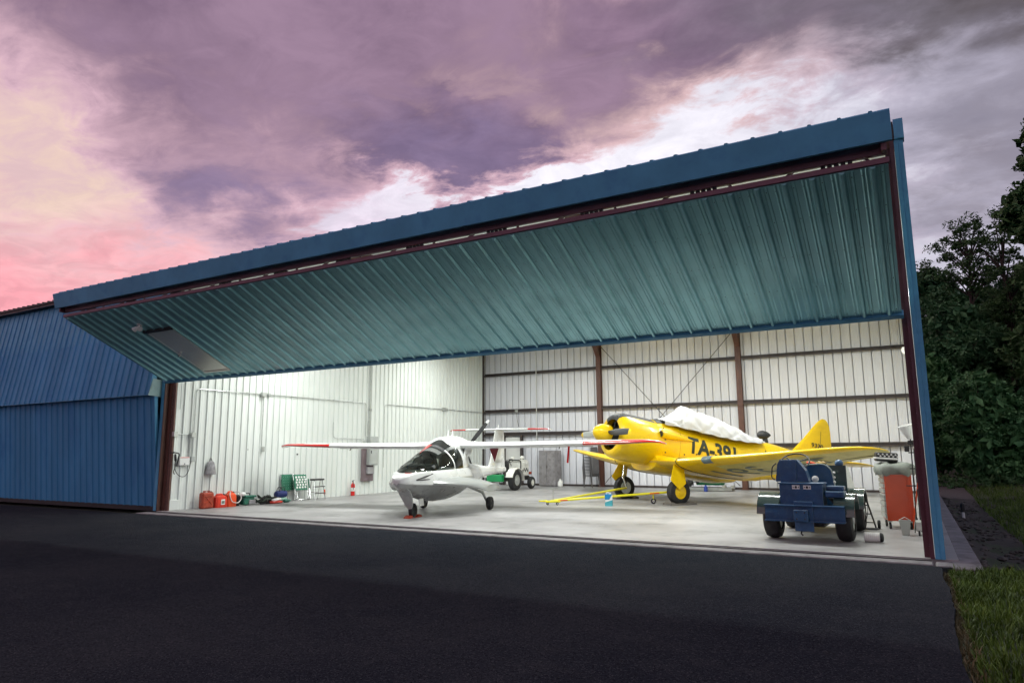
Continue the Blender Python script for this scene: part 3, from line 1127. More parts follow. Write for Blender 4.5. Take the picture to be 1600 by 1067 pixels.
# spinner and two-bladed propeller
sp = MB()
sp.lathe([(0, .002), (.02, .07), (.07, .145), (.16, .215), (.28, .255), (.42, .265), (.50, .25), (.50, .10)], TP(-.02, 0, 0), TP(1, 0, 0) - TP(0, 0, 0), 28)
sp.build('spinner', M['yellow'], T6, 40)
for sg in (1, -1):
    rings, tipr = [], []
    for q, (rr, ch, tw, thk) in enumerate(((.12, .07, 50, .07), (.26, .09, 48, .06), (.40, .17, 42, .035), (.62, .215, 34, .026), (.90, .21, 27, .02), (1.10, .185, 23, .015), (1.22, .165, 21, .012), (1.30, .12, 20, .010), (1.345, .05, 20, .006))):
        a = R(tw) * 0.55
        ring = []
        for k in range(10):
            b_ = 2 * math.pi * k / 10
            u, v = .5 * ch * math.cos(b_), thk * math.sin(b_)
            ds = u * math.sin(a) * sg + v * math.cos(a)
            dt = u * math.cos(a) - v * math.sin(a) * sg
            ring.append(TP(.36 + ds, sg * rr, dt + .02 * sg))
        (rings if rr <= 1.22 else tipr).append(ring)
    bl = MB().loft(rings).build('propeller_blade', M['glare'] if sg > 0 else M['chrome'], T6, 40)  # one blade dark, one bright: backlighting put into the choice of material
    MB().loft([rings[-1]] + tipr).build('blade_tip', M['yellow'], bl, 40)
# exhaust / intake fairing on the left side
fr = []
for s_, hw, hh in ((1.82, .10, .115), (2.0, .105, .12), (2.3, .095, .10), (2.6, .07, .07), (2.9, .03, .03), (3.0, .008, .01)):
    base = on_side(s_, .24).y
    cy_ = base + hw * .25
    ctr = TP(s_, 0, .24)
    fr.append([Vector((ctr.x, cy_ + hw * math.cos(2 * math.pi * k / 14), ctr.z + hh * math.sin(2 * math.pi * k / 14))) for k in range(14)])
MB().loft(fr).build('exhaust_fairing', M['yellow'], T6, 45)
c0 = TP(1.81, 0, .24)
MB().lathe([(0, .085), (.012, .085)], (c0.x + .01, on_side(1.85, .24).y + .035, c0.z), (1, 0, 0), 14).build('intake_mouth', M['glare'], T6)
# wings, set at a small angle of incidence
def TW(s, y, t):
    return TP(s, y, t - (s - 1.75) * .075 * max(0.0, 1 - abs(y) / 5.6))


W_ST = [(1.52, 1.74, 4.06, -.545, .155), (2.5, 1.93, 4.02, -.44, .15), (3.5, 2.13, 3.96, -.335, .145), (4.6, 2.35, 3.89, -.215, .135), (5.5, 2.54, 3.83, -.115, .125),
        (6.05, 2.68, 3.79, -.055, .12), (6.3, 2.80, 3.72, -.025, .115), (6.47, 2.98, 3.60, .0, .11), (6.56, 3.18, 3.42, .015, .10)]
CS = [(0.0, 1.72, 4.08, -.545, .16), (1.0, 1.72, 4.08, -.545, .16), (1.515, 1.735, 4.065, -.545, .155)]


def wmat(seg, x, sd):
    return 1 if (sd < 0 and x > 0.13 and seg > 0) else 0


for sg in (1, -1):
    wing_mesh([(sg * a[0],) + a[1:] for a in W_ST], TW, 'wing', [M['yellow'], M['yellow_under']], T6, wmat, 12, .025)
wing_mesh([(-a[0],) + a[1:] for a in CS[::-1]] + list(CS[1:]), TW, 'centre_wing', [M['yellow'], M['yellow_under']], T6, None, 12, .025)
# rubber-black joint line round the outer panel root
for sg in (1, -1):
    af = airfoil(14, .025)
    le, te, t0, th = 1.732, 4.065, -.545, .155
    pts = [TW(le + x * (te - le), sg * 1.518, t0 + y * (th + .007) * (te - le)) for x, y, sd in af]
    MB().tube(pts + [pts[0]], .009, 5, caps=False).build('panel_joint', M['glare'], T6)
# fairing where the wing meets the fuselage
fr = []
for s_, hw in ((1.75, .62), (2.1, .86), (2.8, .90), (3.5, .84), (4.1, .66), (4.8, .46)):
    fr.append([TP(s_, y, t) for y, t in super_ring(hw, -.30, -.82 if s_ < 4.2 else -.70, 2.6, 22)])
MB().loft(fr).build('wing_fairing', M['yellow'], T6, 45)
# aileron and flap gaps, landing light, pitot
for sg in (1, -1):
    pts = []
    for yy in (3.6, 4.5, 5.5, 6.2):
        k = (yy - 3.5) / 2.8
        le, te, t0, th = 2.15 + k * .6, 3.95 - k * .2, -.33 + k * .3, .14
        pts.append(TW(le + .76 * (te - le), sg * yy, t0 - .030 - .012 * (1 - k)))
    MB().tube(pts, .008, 5).build('aileron_gap', M['glare'], T6)
lt = []
for yy in (2.36, 2.45, 2.56, 2.66):
    k = (yy - 1.52) / .98
    le, te, t0, th = 1.74 + .19 * k, 4.06 - .04 * k, -.545 + .105 * k, .153
    c = te - le
    row = []
    for x, sd in ((.055, 1), (.03, 1), (.012, 1), (.0, 1), (.012, -1), (.03, -1), (.06, -1)):
        y_ = 5 * th * (0.2969 * math.sqrt(x) - .126 * x - .3516 * x * x) * (1 if sd > 0 else -.85)
        row.append(TW(le + x * c - .008, yy, t0 + (y_ + .025 * 4 * x * (1 - x) * th) * c * 1.03))
    lt.append(row)
MB().loft(lt, closed=False).build('landing_light', pmat('lamp_glass', (.10, .15, .16), .08, var=.3, vs=6, coat=.8), T6, 60)
# tail
FIN = [(.35, 6.9, 9.0, .0, .05), (.70, 7.3, 9.08, .0, .07), (1.2, 7.78, 9.02, .0, .075), (1.6, 8.12, 8.95, .0, .085), (1.80, 8.30, 8.88, .0, .10), (1.92, 8.43, 8.80, .0, .11), (1.985, 8.55, 8.70, .0, .12)]
af = airfoil(10, 0)
wing_mesh(FIN, lambda s, sp_, h: TP(s, h, sp_), 'fin', [M['yellow']], T6, None, 10, 0.0)
MB().tube([TP(8.47, .055, 1.55), TP(8.47, .075, .6)], .006, 4).build('rudder_gap', M['glare'], T6)
STB = [(.0, 7.55, 8.95, .47, .07), (.9, 7.72, 8.95, .47, .075), (1.5, 7.88, 8.90, .47, .075), (1.85, 8.05, 8.78, .47, .075), (2.0, 8.25, 8.6, .47, .07)]
wing_mesh([(-a[0],) + a[1:] for a in STB[::-1]] + STB[1:], TP, 'tailplane', [M['yellow']], T6, None, 10, 0.0)
tw = TP(7.7, 0, .0)
MB().tube([tw, (tw.x - .1, 0, .17)], .04, 8).build('tail_strut', M['yellow'], T6, 40)
wheel(T6, 'tail_wheel', (tw.x - .12, 0, .16), .16, .11, (0, 1, 0), M['rubber'], M['dark_metal'])
# antenna fairing behind the cockpit
b0 = TP(6.18, 0, .76)
an = MB()
an.lathe([(0, .004), (.04, .07), (.12, .125), (.22, .14), (.34, .12), (.46, .07), (.56, .004)], b0 + Vector((.28, 0, .26)), (-1, 0, -.03), 18)
an.tube([b0 - Vector((0, 0, .05)), b0 + Vector((0, 0, .22))], [.10, .07], 12, sq=1.4)
an.build('loop_antenna', M['glare'], T6, 45)
# lettering
decal('TA-391', 0.62, lambda u, v: on_side(2.83 + u, -.10 + v), M['olive_letter'], T6, 'registration_lettering', .022, 1.82)
decal('9320', 0.20, lambda u, v: TP(8.08 + u, .066, .98 + v), M['glare'], T6, 'serial_lettering', .003, .52)


def under(u, v, sg=1):
    yy = 5.3 - u
    k = (yy - 1.52) / 4.98
    le, te, t0, th = 1.74 + (yy - 1.52) * .2, 4.06 - k * .28, -.545 + (yy - 1.52) * .1065, .15 - .03 * k
    x = min(.95, max(.05, .80 - v * .62))
    y_ = 5 * th * (0.2969 * math.sqrt(x) - .126 * x - .3516 * x * x + .2843 * x ** 3 - .1036 * x ** 4) * -.85 + .025 * 4 * x * (1 - x) * th
    return TW(le + x * (te - le), yy, t0 + y_ * (te - le) - .012)


decal('TA-391', 1.15, under, M['grey_letter'], T6, 'underwing_lettering', .0, 3.3)
# small rivets / drains on the flank
rv = MB()
for s_, t_ in ((1.95, .42), (2.05, -.25), (2.72, -.2), (3.15, -.12), (1.98, .1), (5.9, .45)):
    p = on_side(s_, t_, .0)
    rv.lathe([(-.01, .022), (.012, .022)], p, (0, 1, 0), 8)
rv.build('drain_port', M['glare'], T6)
# skin joints
M['seam'] = pmat('panel_seam', (.36, .23, .004), .5, var=.1)
for s_ in (2.55, 3.35, 4.7, 5.9, 7.0):
    w, tp, bt, ex = interp(FT, s_)
    pts = [TP(s_, y, t_) for y, t_ in super_ring(w + .0015, tp + .0015, bt - .0015, ex, 48)]
    MB().tube(pts + [pts[0]], .0045, 4, caps=False).build('skin_joint', M['seam'], T6)
pts = [on_side(2.0 + k * .2, -.33, .001) for k in range(30)]
MB().tube(pts, .0045, 4).build('skin_joint', M['seam'], T6)
# main gear
for sg in (1, -1):
    y0 = sg * 1.34
    ga = MB()
    top = TP(2.0, y0 - sg * .02, -.60)
    ga.tube([top + Vector((0, 0, .1)), (.10, y0 - sg * .10, .62)], .05, 10)
    ga.tube([(.11, y0 - sg * .10, .70), (.02, y0 - sg * .13, .36)], .036, 10)
    ga.tube([(.02, y0 - sg * .13, .34), (.0, y0 + sg * .02, .335)], .035, 8)
    ga.build('gear_strut', M['chrome'], T6, 40)
    li = MB()
    li.tube([(.10, y0 - sg * .10, .74), (-.10, y0 - sg * .11, .60), (.03, y0 - sg * .12, .45)], .016, 6)
    li.tube([(-.10, y0 - sg * .15, .60), (-.10, y0 - sg * .07, .60)], .02, 6)
    li.build('torque_link', M['dark_metal'], T6)
    dr = MB()
    dr.add([(top.x - .12, y0 + sg * .02, top.z + .06), (top.x + .16, y0 + sg * .02, top.z + .10), (.34, y0 + sg * .15, .66), (.08, y0 + sg * .16, .40), (-.16, y0 + sg * .14, .56)] +
           [(top.x - .12, y0 + sg * .0, top.z + .06), (top.x + .16, y0 + sg * .0, top.z + .10), (.34, y0 + sg * .13, .66), (.08, y0 + sg * .14, .40), (-.16, y0 + sg * .12, .56)],
           [(0, 1, 2, 3, 4), (9, 8, 7, 6, 5), (0, 5, 6, 1), (1, 6, 7, 2), (2, 7, 8, 3), (3, 8, 9, 4), (4, 9, 5, 0)])
    dr.build('gear_door', M['yellow'], T6)
    wheel(T6, 'main_wheel', (0, y0, .335), .34, .23, (0, sg, 0), M['rubber'], M['yellow'] if sg > 0 else M['galv'], .56, 30)

# ---- white cover lying over the cockpit
TC = [(2.02, .72, .44, .56), (2.30, .80, .49, .56), (2.50, .88, .53, .55), (2.70, 1.12, .56, .55), (2.84, 1.26, .57, .55), (3.0, 1.25, .565, .55), (3.5, 1.20, .56, .54), (4.0, 1.15, .55, .54), (4.5, 1.07, .535, .55),
      (4.9, .99, .515, .57), (5.2, .86, .49, .60), (5.45, .80, .46, .63), (5.85, .805, .38, .70)]
rings = []
s_ = 2.02
i = 0
nn = 44
while s_ < 5.86:
    tp, wd_, bt = interp(TC, s_)
    ring = []
    ww = interp(FT, s_)[0]
    for k in range(nn + 1):
        a = math.pi * k / nn
        c, s2 = math.cos(a), math.sin(a)
        wr = (0.010 * math.sin(9 * s_ + 5 * a) + 0.012 * abs(math.sin(7 * s_ - 4 * a + 1.3)) + 0.014 * abs(math.sin(4.1 * s_ + 6 * a * (1 if c > 0 else .7))) ** 3
              + .03 * max(0, math.sin(10 * s_ + 7 * a)) ** 6 * (s_ > 4) - .022 * max(0, math.sin(6.2 * s_ - 5 * a + .4)) ** 8 - .02 * max(0, math.sin(8 * s_ + 3.2 * a)) ** 8)
        e = 1.05 if s_ > 2.6 else 1.6
        yy = (wd_ + .03) * math.copysign(abs(c) ** (2 / (e + .9)), c)
        tt = bt + (tp - bt) * (max(0.0, s2) ** (2 / (e + .35)))
        if k in (0, nn):
            yy *= 1.03 + .03 * math.sin(13 * s_)
            tt += .012 * math.sin(11 * s_) - .01
        ring.append(TP(s_, yy * (1 + wr * .9), tt + wr * .9 * (s2 > .15)))
    rings.append(ring)
    s_ += .03
cov = MB().loft(rings, closed=False).build('canopy_cover', M['tarp'], None, 60)
cov.location = T6.location
cov.rotation_euler = T6.rotation_euler
sol = cov.modifiers.new('thickness', 'SOLIDIFY')
sol.thickness = .008
tag(cov, 'crumpled white cloth cover draped over the yellow trainer cockpit', 'cover')
# ================================================================== white amphibious aircraft
M['gelcoat'] = pmat('white_gelcoat', (0.70, 0.715, 0.70), 0.28, var=0.02, vs=2, coat=0.35)
M['silver'] = pmat('silver_grey_paint', (0.36, 0.375, 0.365), 0.28, var=0.05, coat=0.5)
M['red'] = pmat('red_paint', (0.62, 0.012, 0.010), 0.25, var=0.06, coat=0.6)
M['roof_black'] = pmat('black_acrylic', (.004, .005, .005), .5, var=.1, spec=.2)
M['soft_dark'] = pmat('dark_upholstery', (0.05, 0.055, 0.055), 0.7, var=0.2)


def tinted_glass(name, tint, alpha):
    m = bpy.data.materials.new(name)
    m.use_nodes = True
    t = m.node_tree
    for n_ in list(t.nodes):
        t.nodes.remove(n_)
    o = N(t, "ShaderNodeOutputMaterial")
    tr = N(t, "ShaderNodeBsdfTransparent")
    nz = N(t, "ShaderNodeTexNoise")
    nz.inputs['Scale'].default_value = 3.0
    t.links.new(mixc(t, nz.outputs[0], tuple(x * alpha * .9 for x in tint), tuple(x * alpha * 1.1 for x in tint)), tr.inputs[0])
    gl_ = N(t, "ShaderNodeBsdfGlossy")
    gl_.inputs['Roughness'].default_value = 0.03
    fr_ = N(t, "ShaderNodeFresnel")
    fr_.inputs[0].default_value = 1.38
    mx = N(t, "ShaderNodeMixShader")
    t.links.new(fr_.outputs[0], mx.inputs[0])
    t.links.new(tr.outputs[0], mx.inputs[1])
    t.links.new(gl_.outputs[0], mx.inputs[2])
    t.links.new(mx.outputs[0], o.inputs[0])
    return m


M['glass'] = tinted_glass('canopy_glass', (0.9, 1.0, 0.95), 0.42)
A5 = thing('amphibious_aircraft', 'white amphibious light aircraft with red wingtips and tinted canopy', 'aircraft', (-9.9, 1.44, 0.0), R(-79.4))
# hull stations: x, keel z, chine half width, chine z, mid half width, mid z, deck half width, deck z, top z
HS = [(.78, .745, .04, .785, .045, .805, .04, .825, .83), (.755, .69, .095, .775, .10, .81, .09, .86, .87), (.66, .63, .18, .755, .195, .815, .175, .915, .94), (.42, .555, .30, .73, .325, .835, .295, .97, 1.0),
      (.10, .45, .45, .71, .485, .84, .445, 1.005, 1.035), (-.4, .34, .575, .69, .62, .86, .575, 1.03, 1.06), (-1.0, .285, .625, .68, .67, .86, .615, 1.045, 1.08), (-1.7, .285, .62, .67, .665, .86, .60, 1.05, 1.10),
      (-1.95, .30, .60, .66, .64, .85, .57, 1.05, 1.12), (-1.96, .44, .58, .67, .62, .85, .56, 1.05, 1.13), (-2.5, .53, .47, .70, .50, .86, .44, 1.06, 1.17), (-3.2, .64, .34, .77, .36, .88, .31, 1.04, 1.13),
      (-4.2, .74, .20, .83, .21, .90, .18, 1.0, 1.05), (-5.2, .79, .12, .85, .13, .90, .11, .98, 1.01), (-6.0, .82, .06, .86, .065, .90, .05, .96, .98), (-6.12, .86, .01, .88, .012, .90, .01, .93, .94)]


def hull_ring(q):
    x, zk, wc, zc, wm, zm, wd_, zd, zt = q
    hf = [(0, zk), (wc * .5, zk + (zc - zk) * .36), (wc, zc), (wm, zc + .02), (wm * 1.0, zm), (wd_ + (wm - wd_) * .45, zd - (zd - zm) * .3), (wd_, zd), (wd_ * .75, zd + (zt - zd) * .6), (wd_ * .4, zt - .006)]
    full = hf + [(0, zt)] + [(-y, z) for y, z in hf[:0:-1]]
    return [Vector((x, y, z)) for y, z in full]


# densify along x
xs_ = []
for i in range(len(HS) - 1):
    k = 4 if HS[i][0] - HS[i + 1][0] > .2 else 1
    for j in range(k):
        u = j / k
        xs_.append([a + (b_ - a) * u for a, b_ in zip(HS[i], HS[i + 1])])
xs_.append(HS[-1])
rings = [hull_ring(q) for q in xs_]
hb = MB().loft(rings)
hme = hb.mesh('hull', M['gelcoat'], 32)
hme.materials.append(M['silver'])
nr = len(rings[0])
for i, p in enumerate(hme.polygons):
    if i < (len(rings) - 1) * nr:
        k = i % nr
        kk = k if k < nr / 2 else nr - 1 - k
        c = p.center
        if (kk in (0, 1)):
            p.material_index = 1
        if kk == 3 and -.1 > c.x > -2.0:
            p.material_index = 1
link('hull', hme, A5)
hbv = BVHTree.FromPolygons([Vector(v) for v in hb.v], hb.f)


def hull_side(x, z, off=.006):
    h_ = hbv.ray_cast(Vector((x, 3, z)), Vector((0, -1, 0)))
    return Vector((x, (h_[0].y if h_[0] else .5) + off, z))


# canopy: arcs over the cockpit; x, half width at sill, sill z, top z, squareness
CA = [(.47, .10, .985, .995, 2.0), (.38, .20, .985, 1.035, 2.0), (.25, .29, .99, 1.095, 2.0), (0, .42, 1.01, 1.205, 2.0), (-.4, .535, 1.03, 1.37, 2.05), (-.8, .585, 1.045, 1.54, 2.1), (-1.15, .585, 1.06, 1.68, 2.2), (-1.45, .57, 1.07, 1.775, 2.3), (-1.9, .54, 1.08, 1.83, 2.4)]


def arc(x, n_=36, grow=0.0):
    w, zs, zt, e = interp([(-q[0],) + q[1:] for q in CA], -x)
    out = []
    for k in range(n_ + 1):
        a = math.pi * k / n_
        c, s2 = math.cos(a), math.sin(a)
        out.append(Vector((x, (w + grow) * math.copysign(abs(c) ** (2 / e), c) * (1 - .34 * s2 * s2), zs - .01 + (zt - zs + grow) * s2 ** (2 / e))))
    return out


def strip(xa, xb, name, mat, ka=0, kb=18, n_=8, grow=0.0, parent=A5):
    rs = [arc(xa + (xb - xa) * j / n_, grow=grow)[2 * ka:2 * kb + 1] for j in range(n_ + 1)]
    return MB().loft(rs, closed=False).build(name, mat, parent, 60)


strip(.46, -.66, 'windshield', M['glass'], n_=28)
strip(-.66, -.92, 'side_glass', M['glass'], 0, 5, n_=6)
strip(-.66, -.92, 'side_glass', M['glass'], 13, 18, n_=6)
strip(-.66, -.84, 'roof_trim', pmat('grey_headliner', (.09, .095, .09), .6), 5, 13, n_=4, grow=.002)
strip(-.84, -.92, 'roof_panel', M['roof_black'], 5, 13, n_=3, grow=.003)
strip(-1.0, -1.52, 'side_window', M['glass'], 0, 4)
strip(-1.0, -1.52, 'side_window', M['glass'], 14, 18)
strip(-.92, -1.0, 'canopy_hoop', M['glare'], 5, 13, grow=.004, n_=2)
strip(-.95, -1.0, 'canopy_pillar', M['gelcoat'], 0, 5, grow=.008, n_=2)
strip(-.95, -1.0, 'canopy_pillar', M['gelcoat'], 13, 18, grow=.008, n_=2)
strip(-1.0, -1.42, 'roof_panel', M['roof_black'], 5, 13, n_=4)
strip(-1.42, -1.9, 'rear_roof', M['gelcoat'], 4, 14, n_=5, grow=.004)
strip(-1.52, -1.9, 'cabin_side', M['gelcoat'], 0, 4, n_=4)
strip(-1.52, -1.9, 'cabin_side', M['gelcoat'], 14, 18, n_=4)
# red flash on the right-hand side of the roof front
tri = []
for (x, k) in ((-.60, 11.2), (-1.0, 9.4), (-1.12, 11.6)):
    k *= 2
    a0, a1 = arc(x, grow=.014)[int(k)], arc(x, grow=.014)[min(36, int(k) + 1)]
    tri.append(a0.lerp(a1, k % 1))
MB().add([t_ for t_ in tri] + [t_ - Vector((0, 0, .012)) for t_ in tri], [(0, 1, 2), (5, 4, 3), (0, 3, 4, 1), (1, 4, 5, 2), (2, 5, 3, 0)]).build('red_flash', M['red'], A5)
# cockpit interior
for s in (-1, 1):
    st = MB()
    st.box((-1.0, s * .27, .98), (.46, .42, .12), bev=.04)
    st.box((-1.30, s * .27, 1.24), (.14, .40, .58), rot=(0, R(-18), 0), bev=.05)
    st.build('seat', M['soft_dark'], A5, 40)
MB().box((-.28, 0, 1.08), (.30, .90, .16), rot=(0, R(14), 0), bev=.05).build('instrument_panel', M['soft_dark'], A5, 40)
for s in (-1, 1):
    MB().tube([(-.70, s * .27, 1.02), (-.62, s * .27, 1.22)], .016, 8).build('control_stick', M['black'], A5)
# engine pod and pylon
PD = [(-1.20, .22, 1.40, 1.64), (-1.45, .40, 1.28, 1.78), (-1.7, .44, 1.25, 1.83), (-2.1, .44, 1.22, 1.845), (-2.5, .38, 1.25, 1.80), (-2.8, .27, 1.34, 1.70), (-2.96, .15, 1.42, 1.62)]
rings = []
x = -1.20
while x >= -2.965:
    w, zb, zt = interp([(-q[0],) + q[1:] for q in PD], -x)
    rings.append([Vector((x, y, z)) for y, z in super_ring(w, zt, zb, 2.3, 24)])
    x -= .0588
MB().loft(rings).build('engine_pod', M['gelcoat'], A5, 50)
py = [[Vector((x_, y, 1.05 + (1.40 - 1.05) * j / 3)) for x_, y in ((-1.75, .0), (-1.85, .26), (-2.2, .34), (-2.7, .2), (-3.0, 0.0), (-2.7, -.2), (-2.2, -.34), (-1.85, -.26))] for j in range(4)]
MB().loft(py).build('pylon', M['gelcoat'], A5, 50)
for s in (-1, 1):
    MB().tube([(-1.62, s * .50, 1.05), (-1.80, s * .52, 1.52)], .035, 8, sq=1.8).build('cabin_strut', M['gelcoat'], A5, 50)
    MB().tube([(-2.02, s * .40, 1.10), (-1.86, s * .46, 1.50)], .05, 6, sq=1.3).build('air_intake', M['glare'], A5, 50)
for yy in (-.08, .05):
    MB().tube([(-2.0, yy, 1.83), (-2.04, yy, 1.99)], [.016, .006], 6, sq=2).build('antenna', M['gelcoat'], A5)
# propeller
MB().lathe([(0, .14), (.06, .14), (.16, .10), (.22, .02)], (-2.95, 0, 1.52), (-1, 0, 0), 18).build('propeller_hub', M['glare'], A5, 40)
for a_ in (49, 169, 289):
    ar = R(a_)
    rings = []
    for rr, ch, tw in ((.08, .06, 60), (.25, .10, 48), (.5, .115, 34), (.75, .10, 26), (.90, .08, 22), (.905, .08, 22), (1.0, .05, 20)):
        ring = []
        for k in range(8):
            b_ = 2 * math.pi * k / 8
            u, v = .5 * ch * math.cos(b_), .014 * math.sin(b_)
            dx = u * math.sin(R(tw)) + v * math.cos(R(tw))
            dl = u * math.cos(R(tw)) - v * math.sin(R(tw))
            ring.append(Vector((-3.02 + dx, rr * math.cos(ar) - dl * math.sin(ar), 1.52 + rr * math.sin(ar) + dl * math.cos(ar))))
        rings.append(ring)
    o = MB().loft(rings[:5]).build('propeller_blade', M['glare'], A5, 40)
    MB().loft(rings[4:]).build('blade_tip', M['gelcoat'], o, 40)


# wing: span station, LE x, TE x (chordwise coordinate runs aft: -x)
def AP(s, y, t):
    return Vector((-s, y, t))


WS = [(.30, 1.60, 2.98, 1.60, .165), (.9, 1.70, 2.92, 1.59, .16), (2.0, 1.74, 2.86, 1.60, .155), (3.0, 1.78, 2.80, 1.615, .155), (3.5, 1.80, 2.77, 1.625, .15), (4.4, 1.88, 2.70, 1.645, .145), (5.0, 1.98, 2.64, 1.66, .13), (5.25, 2.08, 2.60, 1.645, .12), (5.38, 2.26, 2.56, 1.60, .10)]


def wm(seg, x, sd):
    if seg >= 4 and (x < (.10 + .05 * (seg - 4) if sd > 0 else .30 + .12 * (seg - 4))):
        return 1
    if seg >= 6 and sd < 0 and x < .7:
        return 1
    return 0


for sg in (1, -1):
    wing_mesh([(sg * a[0],) + a[1:] for a in WS], AP, 'wing', [M['gelcoat'], M['red']], A5, wm, 12, .03)
    MB().tube([AP(2.55, sg * .6, 1.535), AP(2.5, sg * 3.6, 1.56)], .010, 4).build('flap_gap', M['silver'], A5)
    MB().tube([AP(1.95, sg * 2.9, 1.548), AP(1.90, sg * 2.9, 1.50)], .012, 6).build('pitot_mount', M['glare'], A5)
    MB().box((-1.83, sg * 1.85, 1.545), (.012, .55, .02)).build('wing_lamp_strip', M['gelcoat'], A5)
# tail fin and T tail
wing_mesh([(.92, 4.55, 6.05, 0, .09), (1.3, 4.85, 6.02, 0, .09), (1.8, 5.08, 6.0, 0, .085), (2.08, 5.2, 5.95, 0, .08)], lambda s, sp_, h: Vector((-s, h, sp_)), 'fin', [M['gelcoat']], A5, None, 10, 0)
ST = [(0, 5.22, 5.98, 2.10, .10), (.9, 5.27, 5.92, 2.10, .10), (1.0, 5.28, 5.91, 2.10, .10), (1.45, 5.33, 5.88, 2.10, .09), (1.62, 5.50, 5.86, 2.09, .08)]


def sm(seg, x, sd):
    return 1 if (seg in (0, 1, 6, 7) and x < .30) else 0


wing_mesh([(-a[0],) + a[1:] for a in ST[::-1]] + ST[1:], AP, 'tailplane', [M['gelcoat'], M['red']], A5, sm, 10, 0)
MB().tube([(-5.45, 0, 2.12), (-5.5, 0, 2.26)], [.018, .006], 6).build('antenna', M['gelcoat'], A5)
# seawings
for s in (-1, 1):
    wing_mesh([(s * .45, -.1, 2.05, .76, .12), (s * .75, .22, 2.10, .74, .125), (s * 1.0, .66, 2.14, .70, .14), (s * 1.17, 1.0, 2.18, .645, .16), (s * 1.27, 1.28, 2.22, .57, .2)],
              AP, 'seawing', [M['silver']], A5, None, 10, .03)
    MB().prism([(-1.5, .66), (-2.16, .70), (-2.24, .50), (-2.05, .50)], 'y', s * 1.24, s * 1.262).build('tip_plate', M['silver'], A5)
# landing gear
for s in (-1, 1):
    g = MB()
    g.tube([(-1.95, s * .50, .62), (-2.25, s * .78, .44), (-2.38, s * .86, .18)], [.032, .028, .022], 8, sq=1.5)
    g.tube([(-2.38, s * .84, .165), (-2.38, s * .93, .165)], .018, 8)
    g.build('main_leg', M['silver'], A5, 50)
    wheel(A5, 'main_wheel', (-2.38, s * .93, .165), .165, .12, (0, s, 0), M['rubber'], M['dark_metal'], .5)
g = MB()
g.tube([(.22, 0, .50), (.02, 0, .26)], [.04, .03], 8)
for s in (-1, 1):
    g.tube([(.04, s * .075, .30), (0, s * .075, .15)], .014, 6)
g.tube([(.04, -.08, .30), (.04, .08, .30)], .014, 6)
g.build('nose_leg', M['dark_metal'], A5, 50)
wheel(A5, 'nose_wheel', (0, 0, .15), .15, .10, (0, 1, 0), M['rubber'], M['dark_metal'], .5)
rings = []
for x, z, w, th in ((.56, .655, .13, .05), (.46, .60, .15, .05), (.35, .49, .145, .045), (.26, .37, .12, .04), (.195, .27, .09, .03), (.155, .19, .05, .022)):
    rings.append([Vector((x + th, 0, z)), Vector((x + th * .3, w, z + .01)), Vector((x - th * .6, w, z + .012)), Vector((x - th * .2, 0, z)), Vector((x - th * .6, -w, z + .012)), Vector((x + th * .3, -w, z + .01))])
MB().loft(rings).build('nose_gear_door', M['silver'], A5, 60)
MB().box((-.05, .18, .33), (.22, .012, .16), rot=(R(8), 0, 0)).build('gear_door', M['gelcoat'], A5)
MB().box((-.05, -.18, .33), (.22, .012, .16), rot=(R(-8), 0, 0)).build('gear_door', M['gelcoat'], A5)
# dark vents on the nose flank, placard, nose emblem
for pts, r_ in (([(.46, .845), (.24, .90), (.0, .965)], (.006, .022, .010)), ([(.45, .838), (.28, .842), (.12, .846)], (.010, .014, .006))):
    path = [hull_side(x, z, .002) for x, z in pts]
    MB().tube(path, list(r_), 6).build('air_vent', M['glare'], A5, 60)
decal('LIGHT SPORT', .10, lambda u, v: hull_side(-.12 - u, .765 + v, .006), M['gelcoat'], A5, 'placard_lettering', .001, .62)


for pts in ([(-.30, .80), (-.36, 1.0), (-.55, 1.02), (-1.35, 1.02), (-1.48, .95), (-1.45, .82)], [(.36, .80), (-.10, .79), (-.8, .80)]):
    MB().tube([hull_side(x, z, .0) for x, z in pts], .004, 4).build('hull_seam', M['silver'], A5)


def hull_top(x, y, off=.006):
    h_ = hbv.ray_cast(Vector((x, y, 3)), Vector((0, 0, -1)))
    return Vector((x, y, (h_[0].z if h_[0] else 1.0) + off))


em = [[hull_top(.50 - .08 * abs(a - .5) * 2 + .025 * math.sin(9 * a) + d_, .01 + .17 * a) for d_ in (0, -.03)] for a in (0, .12, .25, .38, .5, .62, .75, .88, 1)]
MB().loft(em, closed=False).build('nose_emblem', M['red'], A5)
decal('N568BA', .13, lambda u, v: Vector((-5.0 - u, .078, 1.12 + v)), M['galv'], A5, 'registration_lettering', 0, .60)
# ================================================================== wall services (left partition)
XW = -W + 0.045


def pipe(path, r, name, parent, mat=None, n=7, br=.12):
    return MB().tube(bend(path, br), r, n).build(name, mat or M['galv'], parent, 40)


def wbox(parent, y, z, w, h, d=.07, name='junction_box', mat=None, x=XW, bev=.006):
    return MB().box((x + d / 2 - .01, y, z), (d, w, h), bev=bev).build(name, mat or M['galv'], parent)


